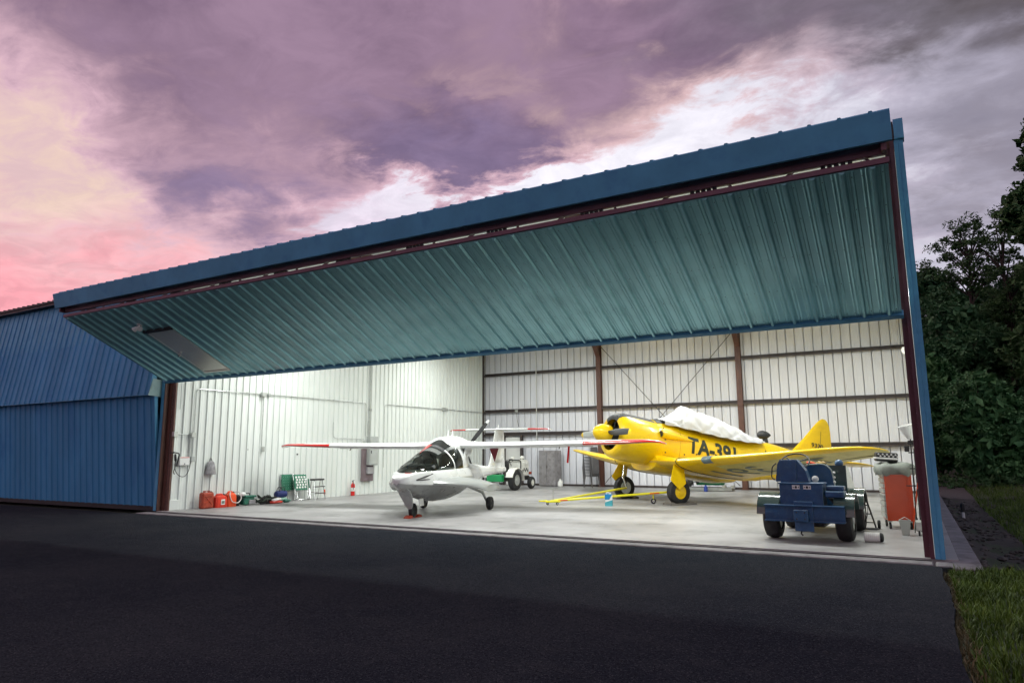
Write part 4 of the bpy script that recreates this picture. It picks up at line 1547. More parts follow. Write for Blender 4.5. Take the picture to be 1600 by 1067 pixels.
c1 = thing('conduit_run', 'long galvanised conduit along the white wall from jamb to breaker panel', 'conduit')
pipe([(XW, .67, 1.46), (XW, .67, 3.18), (XW, 7.42, 3.18), (XW, 7.42, 2.02)], .014, 'pipe', c1)
pipe([(XW, 2.93, 3.14), (XW, 2.93, 1.62)], .014, 'drop_pipe', c1)
wbox(c1, 2.88, 3.17, .16, .12, .10)
wbox(c1, 3.10, 3.18, .10, .08, .07)
wbox(c1, 2.95, 1.56, .10, .15, .08, 'outlet_box')
for y in (1.6, 2.3, 4.0, 4.9, 5.8, 6.7):
    wbox(c1, y, 3.18, .03, .05, .03, 'pipe_clip')
c2 = thing('conduit_run', 'galvanised conduit running from behind the wing to the back corner', 'conduit')
pipe([(XW, 8.42, .9), (XW, 8.42, 3.18), (XW, 15.1, 3.18)], .014, 'pipe', c2)
pipe([(XW, 12.1, 3.14), (XW, 12.1, 1.0)], .012, 'drop_pipe', c2)
wbox(c2, 12.1, 3.18, .14, .13, .10)
wbox(c2, 12.3, 3.19, .10, .09, .07)
for y in (9.4, 10.5, 13.2, 14.3):
    wbox(c2, y, 3.18, .03, .05, .03, 'pipe_clip')
c3 = thing('conduit_run', 'short crooked conduit entering the left side of the breaker panel', 'conduit')
pipe([(XW, 5.85, 2.45), (XW, 5.85, 1.93), (XW, 7.35, 1.90)], .012, 'pipe', c3)
c4 = thing('conduit_run', 'thick vertical conduit rising from the breaker panel to the roof', 'conduit')
pipe([(XW, 7.62, 2.0), (XW, 7.62, 6.0)], .026, 'pipe', c4)
wbox(c4, 7.62, 2.95, .09, .07, .08, 'coupling')
pipe([(XW, 7.54, 2.03), (XW, 7.54, 2.45), (XW, 7.60, 2.6)], .012, 'side_pipe', c4)
bp = thing('breaker_panel', 'grey electrical breaker panel hung on the white wall behind the wing', 'breaker panel')
MB().box((XW + .05, 7.50, 1.02), (.03, .62, 1.14), bev=.004).build('backboard', pmat('plywood_board', (.16, .12, .13), .7, var=.2), bp)
cab_ = MB().box((XW + .13, 7.66, 1.50), (.17, .44, 1.0), bev=.01).build('cabinet', M['grey_box'], bp)
MB().box((XW + .222, 7.66, 1.46), (.012, .38, .84), bev=.004).build('door', M['grey_box'], cab_)
MB().box((XW + .232, 7.50, 1.46), (.02, .03, .10), bev=.004).build('latch', M['black'], cab_)
MB().box((XW + .09, 7.60, .82), (.10, .34, .24), bev=.01).build('lower_box', pmat('meter_grey', (.30, .29, .30), .5), bp)
c5 = thing('conduit_run', 'pair of thin conduits with boxes beside the left door jamb', 'conduit')
pipe([(XW, .10, 1.98), (XW, .10, 6.0)], .014, 'pipe', c5)
pipe([(XW, .22, 6.0), (XW, .22, 2.6)], .010, 'pipe', c5)
pipe([(XW, .12, 1.95), (XW, .62, 1.95)], .012, 'link_pipe', c5)
wbox(c5, .10, 1.95, .12, .13, .10)
wbox(c5, .62, 1.94, .12, .13, .10)
for y in (.58, .66):
    pipe([(XW, y, 1.9), (XW, y, 1.36)], .014, 'drop_pipe', c5)
wbox(c5, .66, 1.30, .14, .14, .10, 'outlet_box', M['grey_box'])
o = thing('wall_box', 'small white control box with red label under the conduit boxes', 'control box')
MB().box((XW + .04, .40, 1.25), (.09, .30, .22), bev=.012).build('case', M['white_paint'], o)
MB().box((XW + .087, .40, 1.345), (.004, .26, .015)).build('label_strip', M['red'], o)
MB().lathe([(0, .014), (.01, .014)], (XW + .085, .40, 1.18), (1, 0, 0), 10).build('button', M['black'], o)
cord = [(XW + .05, .60, 1.25), (XW + .06, .56, 1.0), (XW + .07, .44, .84), (XW + .07, .28, .86), (XW + .06, .16, 1.0), (XW + .05, .14, 1.18)]
MB().tube(bend(cord, .2), .008, 6).build('hanging_cord', M['rubber'], o, 60)
o = thing('grease_gun', 'dark hose nozzle and lever hung from a hook by the left jamb', 'tool')
MB().tube([(XW - .0, .02, 1.47), (XW + .12, .08, 1.47)], .014, 6).build('hook', M['dark_metal'], o)
MB().tube(bend([(XW + .11, .05, 1.48), (XW + .11, .22, 1.45), (XW + .10, .17, 1.12)], .05), .018, 7).build('lever', M['dark_metal'], o, 40)
MB().lathe([(0, .02), (.06, .03), (.16, .03), (.20, .012)], (XW + .11, .10, 1.44), (0, .1, -1), 10).build('body', M['dark_metal'], o, 40)
MB().tube(bend([(XW + .11, .11, 1.24), (XW + .10, .13, 1.1), (XW + .08, .10, .98), (XW + .07, .14, .92)], .05), .010, 6).build('hose', M['rubber'], o, 40)
o = thing('apron_bag', 'grey cloth bag hanging from a hook on the white wall', 'bag')
rings = []
for z, w_, d in ((1.24, .05, .03), (1.20, .10, .05), (1.10, .13, .07), (.98, .15, .09), (.90, .16, .09), (.88, .15, .08)):
    rings.append([Vector((XW + .05 + d * math.cos(2 * math.pi * k / 14) * (1 + .12 * math.sin(5 * k)), 1.22 + w_ * math.sin(2 * math.pi * k / 14), z)) for k in range(14)])
MB().loft(rings).build('sack', pmat('grey_canvas', (.26, .25, .26), .9, var=.3, vs=8, bump=.5, bs=25), o, 50)
MB().tube(bend([(XW + .04, 1.18, 1.23), (XW + .03, 1.20, 1.31), (XW + .03, 1.24, 1.31), (XW + .04, 1.26, 1.23)], .03), .008, 6).build('strap', M['black'], o)
# small holes / fixings on the wall
for y, z in ((2.45, 1.55), (4.35, 1.40)):
    o = MB().lathe([(0, .028), (.02, .024)], (XW - .03, y, z), (1, 0, 0), 10).build('wall_plug', M['dark_metal'], None, 40)
    tag(o, 'small dark plug in the white wall ' + ('left of the aircraft wingtip' if y < 3 else 'just under the aircraft wingtip'), 'plug')

# ================================================================== things along the left wall
M['red_plastic'] = pmat('red_plastic', (0.62, 0.035, 0.014), 0.38, var=0.08, dirt=(.35, .03, .02), dirt_amt=.3, ds=6)
M['rust_red'] = pmat('worn_red_steel', (0.36, 0.045, 0.018), 0.5, var=0.2, vs=6, dirt=(.18, .04, .02), dirt_amt=.5, ds=8)
M['orange_plastic'] = pmat('orange_plastic', (0.72, 0.075, 0.015), 0.38, var=0.06)
M['green'] = pmat('green_plastic', (0.020, 0.13, 0.085), 0.42, var=0.12)


def can(name, label, y, w, h, d, mat, x=-16.48, steel=False, spout=False, lab=False):
    t = thing(name, label, 'fuel can', (x, y, 0))
    b = MB()
    if steel:
        b.box((0, 0, h * .47), (d, w, h * .94), bev=.035)
    else:
        rings = []
        for z, k in ((0, .94), (.02, 1.0), (h * .62, 1.0), (h * .80, .92), (h * .90, .62), (h * .93, .5)):
            rings.append([Vector((d / 2 * k * sx, w / 2 * (k if z > h * .7 else 1) * sy, z)) for sx, sy in ((1, -.75), (.75, -1), (-.75, -1), (-1, -.75), (-1, .75), (-.75, 1), (.75, 1), (1, .75))])
        b.loft(rings)
    b.build('tank', mat, t, 30)
    if steel:
        p = MB()
        for a in ((1, -1), (1, 1)):
            p.tube([(d / 2 + .002, -w * .3 * a[1], h * .22), (d / 2 + .002, w * .3 * a[1], h * .72)], .012, 5)
        p.tube([(d / 2 + .002, -w * .3, h * .72), (d / 2 + .002, w * .3, h * .72)], .010, 5)
        p.build('pressed_rib', mat, t, 50)
        for k in (-1, 0, 1):
            MB().tube(bend([(k * .04, -w * .22, h * .92), (k * .04, -w * .22, h * 1.02), (k * .04, w * .18, h * 1.02), (k * .04, w * .18, h * .92)], .03), .010, 6).build('handle', mat, t, 50)
    else:
        MB().tube(bend([(0, -w * .30, h * .86), (0, -w * .26, h * 1.0), (0, w * .20, h * 1.0), (0, w * .30, h * .84)], .05), .022, 8).build('handle', mat, t, 50)
    MB().lathe([(0, .03), (.03, .03), (.04, .02)], (0, w * .36, h * .90), (0, .25, 1), 12).build('cap', M['black'], t, 40)
    if spout:
        MB().tube(bend([(.02, w * .36, h * .94), (.10, w * .70, h * 1.02), (.16, w * .95, h * .55), (.17, w * .55, h * .22), (.16, -w * .2, h * .30), (.13, -w * .42, h * .8), (.05, -w * .1, h * 1.0)], .1), .013, 8).build('spout_hose', pmat('clear_hose', (.55, .52, .50), .4), t, 60)
    if lab:
        MB().box((d / 2 + .003, w * .06, h * .42), (.004, w * .34, h * .40)).build('label_sheet', M['white_paint'], t)
        MB().box((d / 2 + .006, w * .06, h * .40), (.003, w * .26, h * .22)).build('label_print', M['grey_letter'], t)
    return t


can('jerry_can', 'tall worn dark red steel jerry can at the left end of the row', .98, .36, .45, .18, M['rust_red'], steel=True)
can('fuel_can', 'bright red plastic fuel can with white label in the middle', 1.38, .36, .35, .26, M['red_plastic'], lab=True)
can('fuel_can', 'orange red plastic fuel can with pale spout hose looped round it', 1.72, .28, .40, .24, M['orange_plastic'], spout=True)
o = thing('tool_box', 'dark green plastic tool box with grey tray standing after the fuel cans', 'tool box', (-16.45, 2.24, 0))
MB().box((0, .02, .13), (.24, .36, .22), bev=.03).build('case', M['green'], o, 30)
MB().box((.05, .04, .245), (.22, .38, .05), bev=.015).build('lid', M['green'], o, 30)
MB().box((.13, .10, .09), (.04, .22, .12), bev=.01).build('tray', pmat('grey_tray', (.25, .24, .25), .6), o)
MB().tube(bend([(0, -.12, .26), (0, -.10, .33), (0, .10, .33), (0, .12, .26)], .03), .014, 6).build('handle', M['black'], o)
o = MB().sphere((0, 0, .05), (.07, .09, .06), 10, 6).build('rag', M['white_paint'], None, 50)
o.location = (-16.40, 2.08, .265)
tag(o, 'small white rag lying on top of the green tool box', 'rag')
o = MB().box((0, 0, .15), (.22, .14, .30), bev=.04).build('battery', M['black'], None)
o.location = (-16.56, 2.0, 0)
tag(o, 'black box standing between orange can and green tool box', 'box')
# heap of hoses and cables
hp = thing('cable_heap', 'tangled heap of dark hoses and cables against the white wall', 'cable', (-16.42, 2.95, 0))
for k in range(9):
    cx_, cy_, r0, z0 = rnd.uniform(-.10, .10), rnd.uniform(-.22, .22), rnd.uniform(.12, .24), rnd.uniform(.03, .2)
    tl = rnd.uniform(-.5, .5)
    pts = [(cx_ + r0 * .6 * math.cos(a * .55), cy_ + r0 * math.sin(a * .55) * 1.25, max(.02, z0 + tl * r0 * .5 * math.sin(a * .55 + k) + .05 * math.sin(a * 1.7))) for a in range(24)]
    MB().tube(pts, rnd.uniform(.014, .024), 6).build('cable_coil', M['rubber'] if k % 3 else pmat('dark_green_hose', (.02, .035, .02), .6), hp, 60)
o = thing('duffel_bag', 'dark blue bag with black handles lying before the folded chairs', 'bag', (-16.40, 3.42, 0))
MB().lathe([(0, .04), (.02, .09), (.10, .105), (.30, .105), (.38, .09), (.40, .04)], (0, -.20, .24), (0, 1, 0), 14).build('sack', pmat('navy_cloth', (.018, .03, .14), .75, var=.25, bump=.4, bs=20), o, 50)
for s in (-.06, .06):
    MB().tube(bend([(s, -.10, .32), (s, -.07, .44), (s, .07, .44), (s, .10, .32)], .05), .012, 6).build('handle', M['black'], o)
o = thing('paint_roll', 'pale green rolled mat lying under the dark blue bag', 'mat', (-16.36, 3.40, 0))
MB().lathe([(0, .06), (.36, .06)], (0, -.18, .085), (0, 1, 0), 12).build('roll', pmat('pale_green_mat', (.28, .48, .38), .6), o, 40)
o = thing('red_cushion', 'small red and white folded cloth on the floor by the cable heap', 'cloth', (-16.24, 3.10, 0))
MB().box((0, 0, .035), (.22, .40, .07), bev=.03).build('red_fold', M['red_plastic'], o, 40)
MB().box((-.03, .05, .10), (.16, .34, .07), rot=(.12, .1, .2), bev=.03).build('white_fold', M['white_paint'], o, 40)
o = thing('green_bottle', 'small dark green bottle lying beside the red folded cloth', 'bottle', (-16.24, 3.50, 0))
MB().lathe([(0, .03), (.02, .05), (.16, .05), (.20, .02), (.24, .02)], (0, -.1, .05), (.2, 1, 0), 12).build('glass', M['green'], o, 40)


def lawn_chair(label, y, x, mat_web, white_check, lean):
    t = thing('folding_chair', label, 'chair', (x, y, 0), 0)
    t.rotation_euler = (0, R(-lean), 0)
    fr_ = MB()
    for s in (-1, 1):
        fr_.tube([(0, s * .26, .0), (0, s * .26, .80)], .012, 7)
    fr_.tube(bend([(0, -.26, .78), (0, -.26, .80), (0, .26, .80), (0, .26, .78)], .05), .012, 7)
    fr_.tube(bend([(.05, -.29, .42), (.07, -.28, .02), (.07, .28, .02), (.05, .29, .42)], .06), .012, 7)
    fr_.tube([(.04, -.26, .30), (.04, .26, .30)], .010, 6)
    fr_.build('tube_frame', M['chrome'], t, 50)
    for k in range(6):
        MB().box((.014 + (.004 if k % 2 else 0), -.205 + k * .082, .56), (.004, .066, .48)).build('webbing', mat_web, t)
    for j in range(6):
        MB().box((.022, 0, .36 + j * .082), (.004, .50, .062)).build('webbing', mat_web, t)
    if white_check:
        for j in range(5):
            for k in range(4):
                if True:
                    MB().box((.027, -.165 + k * .11 + (.03 if j % 2 else 0), .405 + j * .078), (.004, .062, .058), bev=.0).build('white_check', M['white_paint'], t)
    for s in (-1, 1):
        MB().box((.06, s * .285, .50), (.05, .03, .30), bev=.01).build('armrest', mat_web, t)
    return t


M['web_green'] = pmat('green_webbing', (.03, .17, .10), .65, var=.2)
lawn_chair('folded lawn chair with solid dark green webbing behind the checked one', 3.95, -16.62, M['web_green'], False, 9)
lawn_chair('folded lawn chair with green and white checked webbing leaning on the wall', 4.25, -16.38, M['web_green'], True, 12)
o = thing('step_stool', 'small folding aluminium step stool with black top beside the lawn chairs', 'step stool', (-16.35, 4.80, 0))
for s in (-1, 1):
    MB().tube([(.17, s * .22, .0), (.05, s * .17, .60)], .014, 6).build('front_leg', M['chrome'], o)
    MB().tube([(-.17, s * .22, .0), (-.03, s * .17, .60)], .014, 6).build('rear_leg', M['chrome'], o)
MB().box((.01, 0, .615), (.22, .44, .05), bev=.015).build('top_step', M['black'], o)
MB().box((.11, 0, .40), (.14, .38, .025), bev=.006).build('tread', M['dark_metal'], o)
MB().box((.15, 0, .20), (.10, .40, .025), bev=.006).build('tread', M['dark_metal'], o)
MB().tube([(-.12, -.2, .22), (-.12, .2, .22)], .010, 6).build('cross_bar', M['chrome'], o)
MB().box((.13, .215, .22), (.012, .05, .16)).build('orange_label', M['orange_plastic'], o)
o = thing('fire_extinguisher', 'red fire extinguisher standing alone against the white wall', 'fire extinguisher', (-16.62, 6.72, 0))
MB().lathe([(0, .055), (.01, .07), (.34, .07), (.39, .055), (.41, .03), (.43, .022), (.46, .022)], n=18).build('cylinder', M['red'], o, 40)
MB().lathe([(.15, .0715), (.27, .0715)], n=18, caps=False).build('label_sheet', M['white_paint'], o)
MB().box((.0, 0, .475), (.03, .03, .03)).build('valve', M['dark_metal'], o)
MB().tube([(0, -.05, .49), (0, .06, .52)], .009, 6).build('handle', M['dark_metal'], o)
MB().tube(bend([(.02, -.02, .47), (.06, -.05, .46), (.08, -.06, .20)], .04), .010, 6).build('hose', M['black'], o)
MB().lathe([(0, .026), (.004, .026)], (.03, .01, .44), (1, 0, 0), 10).build('gauge', M['white_paint'], o)

# ================================================================== floor things
o = thing('wheel_chock', 'pair of dark red chocks either side of the white aircraft nose wheel', 'chock', (-9.9, 1.44, 0), R(-79.4))
for s in (-1, 1):
    MB().prism([(s * .13, 0), (s * .30, 0), (s * .27, .03), (s * .17, .06)], 'y', -.08, .08).build('wedge', M['rust_red'], o)
MB().tube([(.13, .11, .012), (-.13, .11, .012)], .008, 6).build('link_rod', M['rust_red'], o)
M['old_wood'] = pmat('grey_timber', (.14, .125, .11), .8, var=.3, vs=3, stretch=(1, 8, 8))
for sg, lab in ((1, 'grey timber chock under the near main wheel of the yellow trainer'), (-1, 'dark timber chock under the far main wheel of the yellow trainer')):
    p = Matrix.Rotation(R(-126.4), 3, 'Z') @ Vector((0, sg * 1.34, 0)) + Vector((-6.71, 8.31, 0))
    o = thing('wheel_chock', lab, 'chock', p, R(-126.4))
    for s in (-1, 1):
        MB().prism([(s * .16, 0), (s * .40, 0), (s * .40, .05), (s * .30, .08)], 'y', -.18, .18).build('timber_wedge', M['old_wood'], o)
    MB().box((0, sg * .2, .025), (.86, .05, .05), bev=.004).build('side_batten', M['old_wood'], o)
# tow bar
M['tow_yellow'] = pmat('tow_bar_yellow', (.72, .66, .02), .4, var=.06)
o = thing('tow_bar', 'bright yellow A-frame tow bar reaching to the trainer main wheels', 'tow bar')
hd = Vector((-8.72, 5.98, .10))
e1, e2 = Vector((-5.98, 7.72, .31)), Vector((-7.66, 8.96, .33))
for e_ in (e1, e2):
    MB().tube([hd, e_], .030, 6).build('arm', M['tow_yellow'], o)
MB().box(hd + Vector((.05, .02, -.01)), (.40, .16, .05), rot=(0, 0, R(35)), bev=.01).build('head_plate', M['tow_yellow'], o)
MB().tube([hd + Vector((-.1, -.05, 0)), hd + Vector((-.30, -.14, 0))], [.03, .016], 6).build('hitch_tongue', M['tow_yellow'], o)
for dx, dy in ((-.05, -.10), (.20, -.02)):
    wheel(o, 'caster_wheel', hd + Vector((dx, dy, -.06)), .04, .025, (.8, -.6, 0), M['rubber'], M['galv'], .5, 12)
MB().tube([hd + Vector((.06, .02, 0)), hd + Vector((.06, .02, .33))], .010, 6).build('jack_post', M['galv'], o)
MB().tube([hd + Vector((-.08, .10, .33)), hd + Vector((.20, -.06, .33))], .010, 6).build('jack_handle', M['galv'], o)
pm = hd.lerp(e1, .87)
MB().tube([pm, (pm.x, pm.y, .10)], .018, 6).build('caster_stem', M['tow_yellow'], o)
wheel(o, 'caster_wheel', (pm.x, pm.y, .075), .075, .035, (.55, -.83, 0), M['rubber'], M['chrome'], .5, 16)
for k in (.10, .88):
    q = hd.lerp(e1, k)
    MB().box(q + Vector((.012, -.02, .0)), (.26, .062, .03), rot=(R(0), R(-4), math.atan2(e1.y - hd.y, e1.x - hd.x))).build('orange_tape', M['orange_plastic'], o)
o = thing('detergent_jug', 'blue and white plastic jug on the floor behind the tow bar', 'jug', (-7.15, 6.28, 0), R(15))
MB().box((0, 0, .15), (.19, .12, .30), bev=.03).build('bottle', M['white_paint'], o, 40)
MB().prism([(-.097, .17), (.02, .17), (.097, .31), (-.097, .31)], 'y', -.064, .062).build('blue_sleeve', pmat('blue_label', (.01, .22, .48), .4), o)
MB().prism([(-.097, .0), (.097, .0), (.097, .16), (-.097, .10)], 'y', -.064, .062).build('teal_sleeve', pmat('teal_label', (.06, .33, .38), .4), o)
MB().lathe([(.30, .03), (.345, .03)], (.04, 0, 0), (0, 0, 1), 12).build('cap', M['white_paint'], o)
MB().tube(bend([(-.07, 0, .29), (-.06, 0, .345), (.01, 0, .345)], .02), .014, 6).build('handle', M['white_paint'], o)

# ================================================================== white and green ground tractor behind the amphibian
M['tug_white'] = pmat('chalky_white_paint', (.66, .66, .62), .45, var=.08, dirt=(.35, .33, .28), dirt_amt=.4, ds=5)
M['tug_green'] = pmat('bright_green_paint', (.012, .25, .085), .4, var=.08)
t = thing('ground_tractor', 'old white ground tractor with green rear box beyond the amphibian tail', 'tractor', (-13.55, 11.6, 0))
for s in (-1, 1):
    wheel(t, 'rear_wheel', (s * .48, .0, .38), .38, .24, (s, 0, 0), M['rubber'], M['galv'], .56, 26)
    wheel(t, 'front_wheel', (s * .42, 1.40, .235), .235, .16, (s, 0, 0), M['rubber'], M['tug_white'], .56, 22)
    pr = [(.0 + .47 * math.cos(R(a)), .38 + .45 * math.sin(R(a))) for a in (-5, 20, 45, 70, 95, 120, 145, 165)]
    ring = [(q[0], q[1]) for q in pr] + [(q[0] * .96, .38 + (q[1] - .38) * .95) for q in pr[::-1]]
    MB().prism(ring, 'x', s * .34, s * .64).build('fender', M['tug_white'], t, 30)
MB().box((0, .65, .42), (.60, 1.7, .16), bev=.02).build('chassis', M['dark_metal'], t)
MB().box((-.12, -.42, .46), (.66, .20, .26), bev=.015).build('rear_box', M['tug_green'], t)
MB().box((.02, 1.05, .78), (.66, .62, .56), bev=.03).build('engine_housing', M['tug_white'], t)
MB().box((.02, 1.05, 1.09), (.60, .50, .06), bev=.01).build('top_plate', M['tug_white'], t)
for k in range(5):
    MB().box((.352, .86 + k * .095, .70 + .06 * (k % 2)), (.02, .06, .10), bev=.006).build('gauge', M['black'], t)
for y, z in ((.9, 1.0), (1.15, .98), (1.28, .84)):
    MB().lathe([(0, .04), (.03, .04)], (.34, y, z), (1, 0, 0), 12).build('dial', M['white_paint'], t)
MB().tube(bend([(.30, .78, .6), (.34, .72, 1.10), (-.2, .72, 1.12), (-.25, .78, .6)], .1), .024, 8).build('roll_hoop', M['dark_metal'], t, 40)
MB().box((-.05, .28, .72), (.46, .40, .10), bev=.03).build('seat', M['black'], t, 40)
MB().box((-.05, .08, .92), (.46, .08, .36), bev=.03).build('seat_back', M['black'], t, 40)
MB().tube([(-.1, .74, .9), (-.1, .60, 1.06)], .014, 6).build('steering_column', M['dark_metal'], t)
pts = [(-.1 + .16 * math.cos(2 * math.pi * k / 18), .58 + .16 * math.sin(2 * math.pi * k / 18) * .9, 1.08 + .16 * math.sin(2 * math.pi * k / 18) * .4) for k in range(19)]
MB().tube(pts, .011, 6, caps=False).build('steering_wheel', M['black'], t, 60)
MB().sphere((.12, 1.22, 1.20), (.09, .09, .075), 14, 8).build('air_cleaner', M['tug_white'], t, 50)
MB().sphere((-.2, 1.0, 1.18), (.075, .075, .06), 14, 8).build('fuel_cap', M['tug_white'], t, 50)
MB().tube(bend([(.2, 1.28, 1.05), (.28, 1.34, .9), (.34, 1.30, .62)], .1), .03, 8).build('exhaust_pipe', M['galv'], t, 50)
MB().box((.1, 1.45, .60), (.56, .14, .10), bev=.01).build('front_bumper', M['rust_red'], t)

# ================================================================== along the back wall
o = thing('steel_cabinet', 'tall worn grey steel cabinet with two doors at the back wall', 'cabinet', (-13.30, 15.0, 0), R(-12))
cb = MB().box((0, 0, .74), (.86, .46, 1.46), bev=.01).build('case', pmat('worn_grey_steel', (.28, .265, .275), .5, var=.15, vs=3, dirt=(.14, .12, .12), dirt_amt=.6, ds=5), o)
for s in (-1, 1):
    MB().box((s * .212, -.238, .74), (.405, .02, 1.38), bev=.004).build('door', cb.data.materials[0], o)
MB().box((.03, -.255, .80), (.02, .03, .12), bev=.005).build('handle', M['black'], o)
o = thing('plastic_jug', 'small white plastic jug on the floor beside the grey cabinet', 'jug', (-12.72, 14.75, 0))
MB().lathe([(0, .09), (.02, .11), (.17, .11), (.25, .05), (.27, .03), (.32, .03)], n=14).build('bottle', M['white_paint'], o, 40)
MB().tube(bend([(.09, 0, .14), (.12, 0, .22), (.03, 0, .27)], .03), .012, 6).build('handle', M['white_paint'], o)
# personnel door in the left bay
fr_ = MB()
fr_.box((-14.80, D - .02, 1.07), (.09, .14, 2.14))
fr_.box((-15.68, D - .02, 1.07), (.09, .14, 2.14))
fr_.build('door_post', M['girt'], H)
wd2 = MB().box((-15.24, D + .04, 1.03), (.78, .05, 2.04), bev=.004).build('walk_door', M['white_paint'], H)
MB().sphere((-15.56, D - .01, 1.0), .035, 10, 6).build('door_knob', M['chrome'], wd2, 50)
# pipe dropping down the back wall in the left bay
o = thing('drop_conduit', 'thin pale conduit dropping down the back wall left of the first column', 'conduit')
MB().tube([(-14.02, D - .07, 1.9), (-14.02, D - .07, 6.0)], .018, 7).build('pipe', M['white_paint'], o, 40)
MB().tube(bend([(-15.0, D - .08, 3.12), (-14.98, D - .09, 2.8), (-14.9, D - .09, 2.5)], .2), .010, 6).build('cable', M['dark_metal'], o, 40)
MB().box((-15.02, D - .06, 3.2), (.13, .08, .10), bev=.006).build('junction_box', M['galv'], o)
# stack of stacking chairs
M['chair_grey'] = pmat('grey_plastic', (.10, .095, .10), .5, var=.12)


def make_stack_chair():
    t = thing('stacking_chair', '', 'chair', (-11.25, 14.62, 0), R(160))
    seat = MB()
    seat.box((0, 0, .44), (.42, .42, .025), bev=.010)
    seat.build('seat', M['chair_grey'], t)
    rings = [[Vector((-.21 + .03 * (1 - abs(2 * k / 8 - 1)) * 0 - .05 * (z - .44) - dd, -.20 + .40 * k / 8, z + (.02 if 0 < k < 8 else 0) * (z > .7))) for k in range(9)] for z, dd in ((.46, 0), (.60, 0), (.74, .0), (.82, 0))]
    mb = MB().loft(rings, closed=False)
    me_ = mb.build('backrest', M['chair_grey'], t, 50)
    sd = me_.modifiers.new('thickness', 'SOLIDIFY')
    sd.thickness = .02
    for sx in (-1, 1):
        for sy in (-1, 1):
            MB().tube([(sx * .18, sy * .19, .43), (sx * .23, sy * .22, 0)], [.02, .014], 6).build('leg', M['chair_grey'], t)
    for s in (-1, 1):
        MB().tube(bend([(.16, s * .22, .44), (.16, s * .24, .62), (-.22, s * .22, .64)], .06), .016, 6).build('armrest', M['chair_grey'], t)
    return t


c0 = make_stack_chair()
nst = 14
for k in range(nst):
    ch = c0 if k == 0 else copy_tree(c0)
    ch.location = (-11.25 - .004 * k, 14.62, k * .058)
    ch['label'] = ('bottom grey chair of the stack, its legs on the floor' if k == 0 else 'topmost grey chair of the stack by the first column' if k == nst - 1
                   else '%s grey chair from the bottom of the stack by the first column' % ('second', 'third', 'fourth', 'fifth', 'sixth', 'seventh', 'eighth', 'ninth', 'tenth', 'eleventh', 'twelfth', 'thirteenth')[k - 1])
    ch['group'] = 'stacked grey chairs'
# engine on a low cradle with a green cloth
o = thing('engine_cradle', 'low grey cradle carrying a spare engine at the back wall', 'engine', (-6.5, 14.1, 0))
MB().box((-.1, .1, .06), (1.9, .5, .10), bev=.01).build('cradle_deck', pmat('grey_deck', (.30, .31, .30), .6, dirt=(.16, .16, .15), dirt_amt=.5), o)
for dx in (.55, .85):
    MB().box((dx, .05, .16), (.12, .2, .10), bev=.01).build('mount_block', M['galv'], o)
MB().lathe([(0, .10), (.05, .16), (.30, .16), (.36, .08)], (-.95, .1, .30), (1, 0, 0), 14).build('crankcase', M['dark_metal'], o, 40)
MB().box((-.66, .08, .32), (.14, .34, .28), bev=.02).build('gearbox', M['black'], o)
for k in range(4):
    MB().lathe([(0, .05), (.02, .06), (.04, .05), (.06, .06), (.08, .05), (.12, .04)], (-.56 + .10 * k, -.10, .30 + .04 * (k % 2)), (.1, -1, .3), 10).build('cylinder_head', M['galv'] if k % 2 else M['engine'], o, 40)
MB().lathe([(0, .07), (.06, .07)], (-.86, -.08, .34), (0, -1, 0), 12).build('pulley', M['white_paint'], o)
MB().tube(bend([(-.5, -.05, .42), (-.45, -.12, .55), (-.42, 0, .62)], .05), .012, 6).build('breather_tube', M['black'], o)
rings = []
for k in range(11):
    u = k / 10
    x_ = -.42 + .95 * u
    hh = .20 * (math.sin(math.pi * (u * .92 + .06)) ** .5)
    rings.append([Vector((x_, .08 + .24 * math.cos(2 * math.pi * j / 16) * (.7 + .3 * math.sin(math.pi * u)), .30 + (hh if math.sin(2 * math.pi * j / 16) > 0 else .10) * math.sin(2 * math.pi * j / 16) * (1 + .10 * math.sin(j * 2.3 + k * 1.7)))) for j in range(16)])
cl = MB().loft(rings).build('green_cloth', pmat('green_cloth', (.012, .20, .075), .7, var=.2, vs=5, bump=.5, bs=14), None, 60)
cl.location = (-6.5, 14.1, 0)
tag(cl, 'green cloth wrapped over the spare engine at the back wall', 'cloth')
o = thing('blue_canister', 'small blue canister under the green cloth at the back wall', 'canister', (-6.50, 13.72, 0))
MB().lathe([(0, .07), (.16, .07), (.20, .03), (.23, .03)], n=12).build('bottle', pmat('blue_plastic', (.03, .06, .30), .45), o, 40)

# ================================================================== blue tow tractor at the front right
M['tug_blue'] = pmat('navy_blue_paint', (.010, .068, .165), .36, var=.18, vs=5, dirt=(.06, .13, .20), dirt_amt=.4, ds=14, coat=.3, bump=.04, bs=60)
M['tug_dgreen'] = pmat('dark_green_gloss', (.035, .065, .06), .16, var=.1, coat=.6)
t = thing('tow_tractor', 'dark blue aircraft tow tractor parked at the front right of the hangar', 'tow tractor', (-1.635, .88, 0), R(-2))
for s in (-1, 1):
    wheel(t, 'front_wheel', (s * .545, .42, .335), .335, .25, (s, 0, 0), M['rubber'], M['galv'], .55, 30)
    wheel(t, 'rear_wheel', (s * .545, 2.15, .335), .335, .25, (s, 0, 0), M['rubber'], M['galv'], .55, 30)
MB().tube([(-.45, .42, .335), (.45, .42, .335)], .05, 8).build('front_axle', M['dark_metal'], t)
MB().sphere((.0, 2.15, .335), (.16, .18, .16), 12, 8).build('rear_differential', M['dark_metal'], t, 50)
MB().tube([(-.45, 2.15, .335), (.45, 2.15, .335)], .06, 8).build('rear_axle', M['dark_metal'], t)
MB().box((.05, 1.1, .24), (.30, .6, .16), bev=.03).build('sump', M['dark_metal'], t)
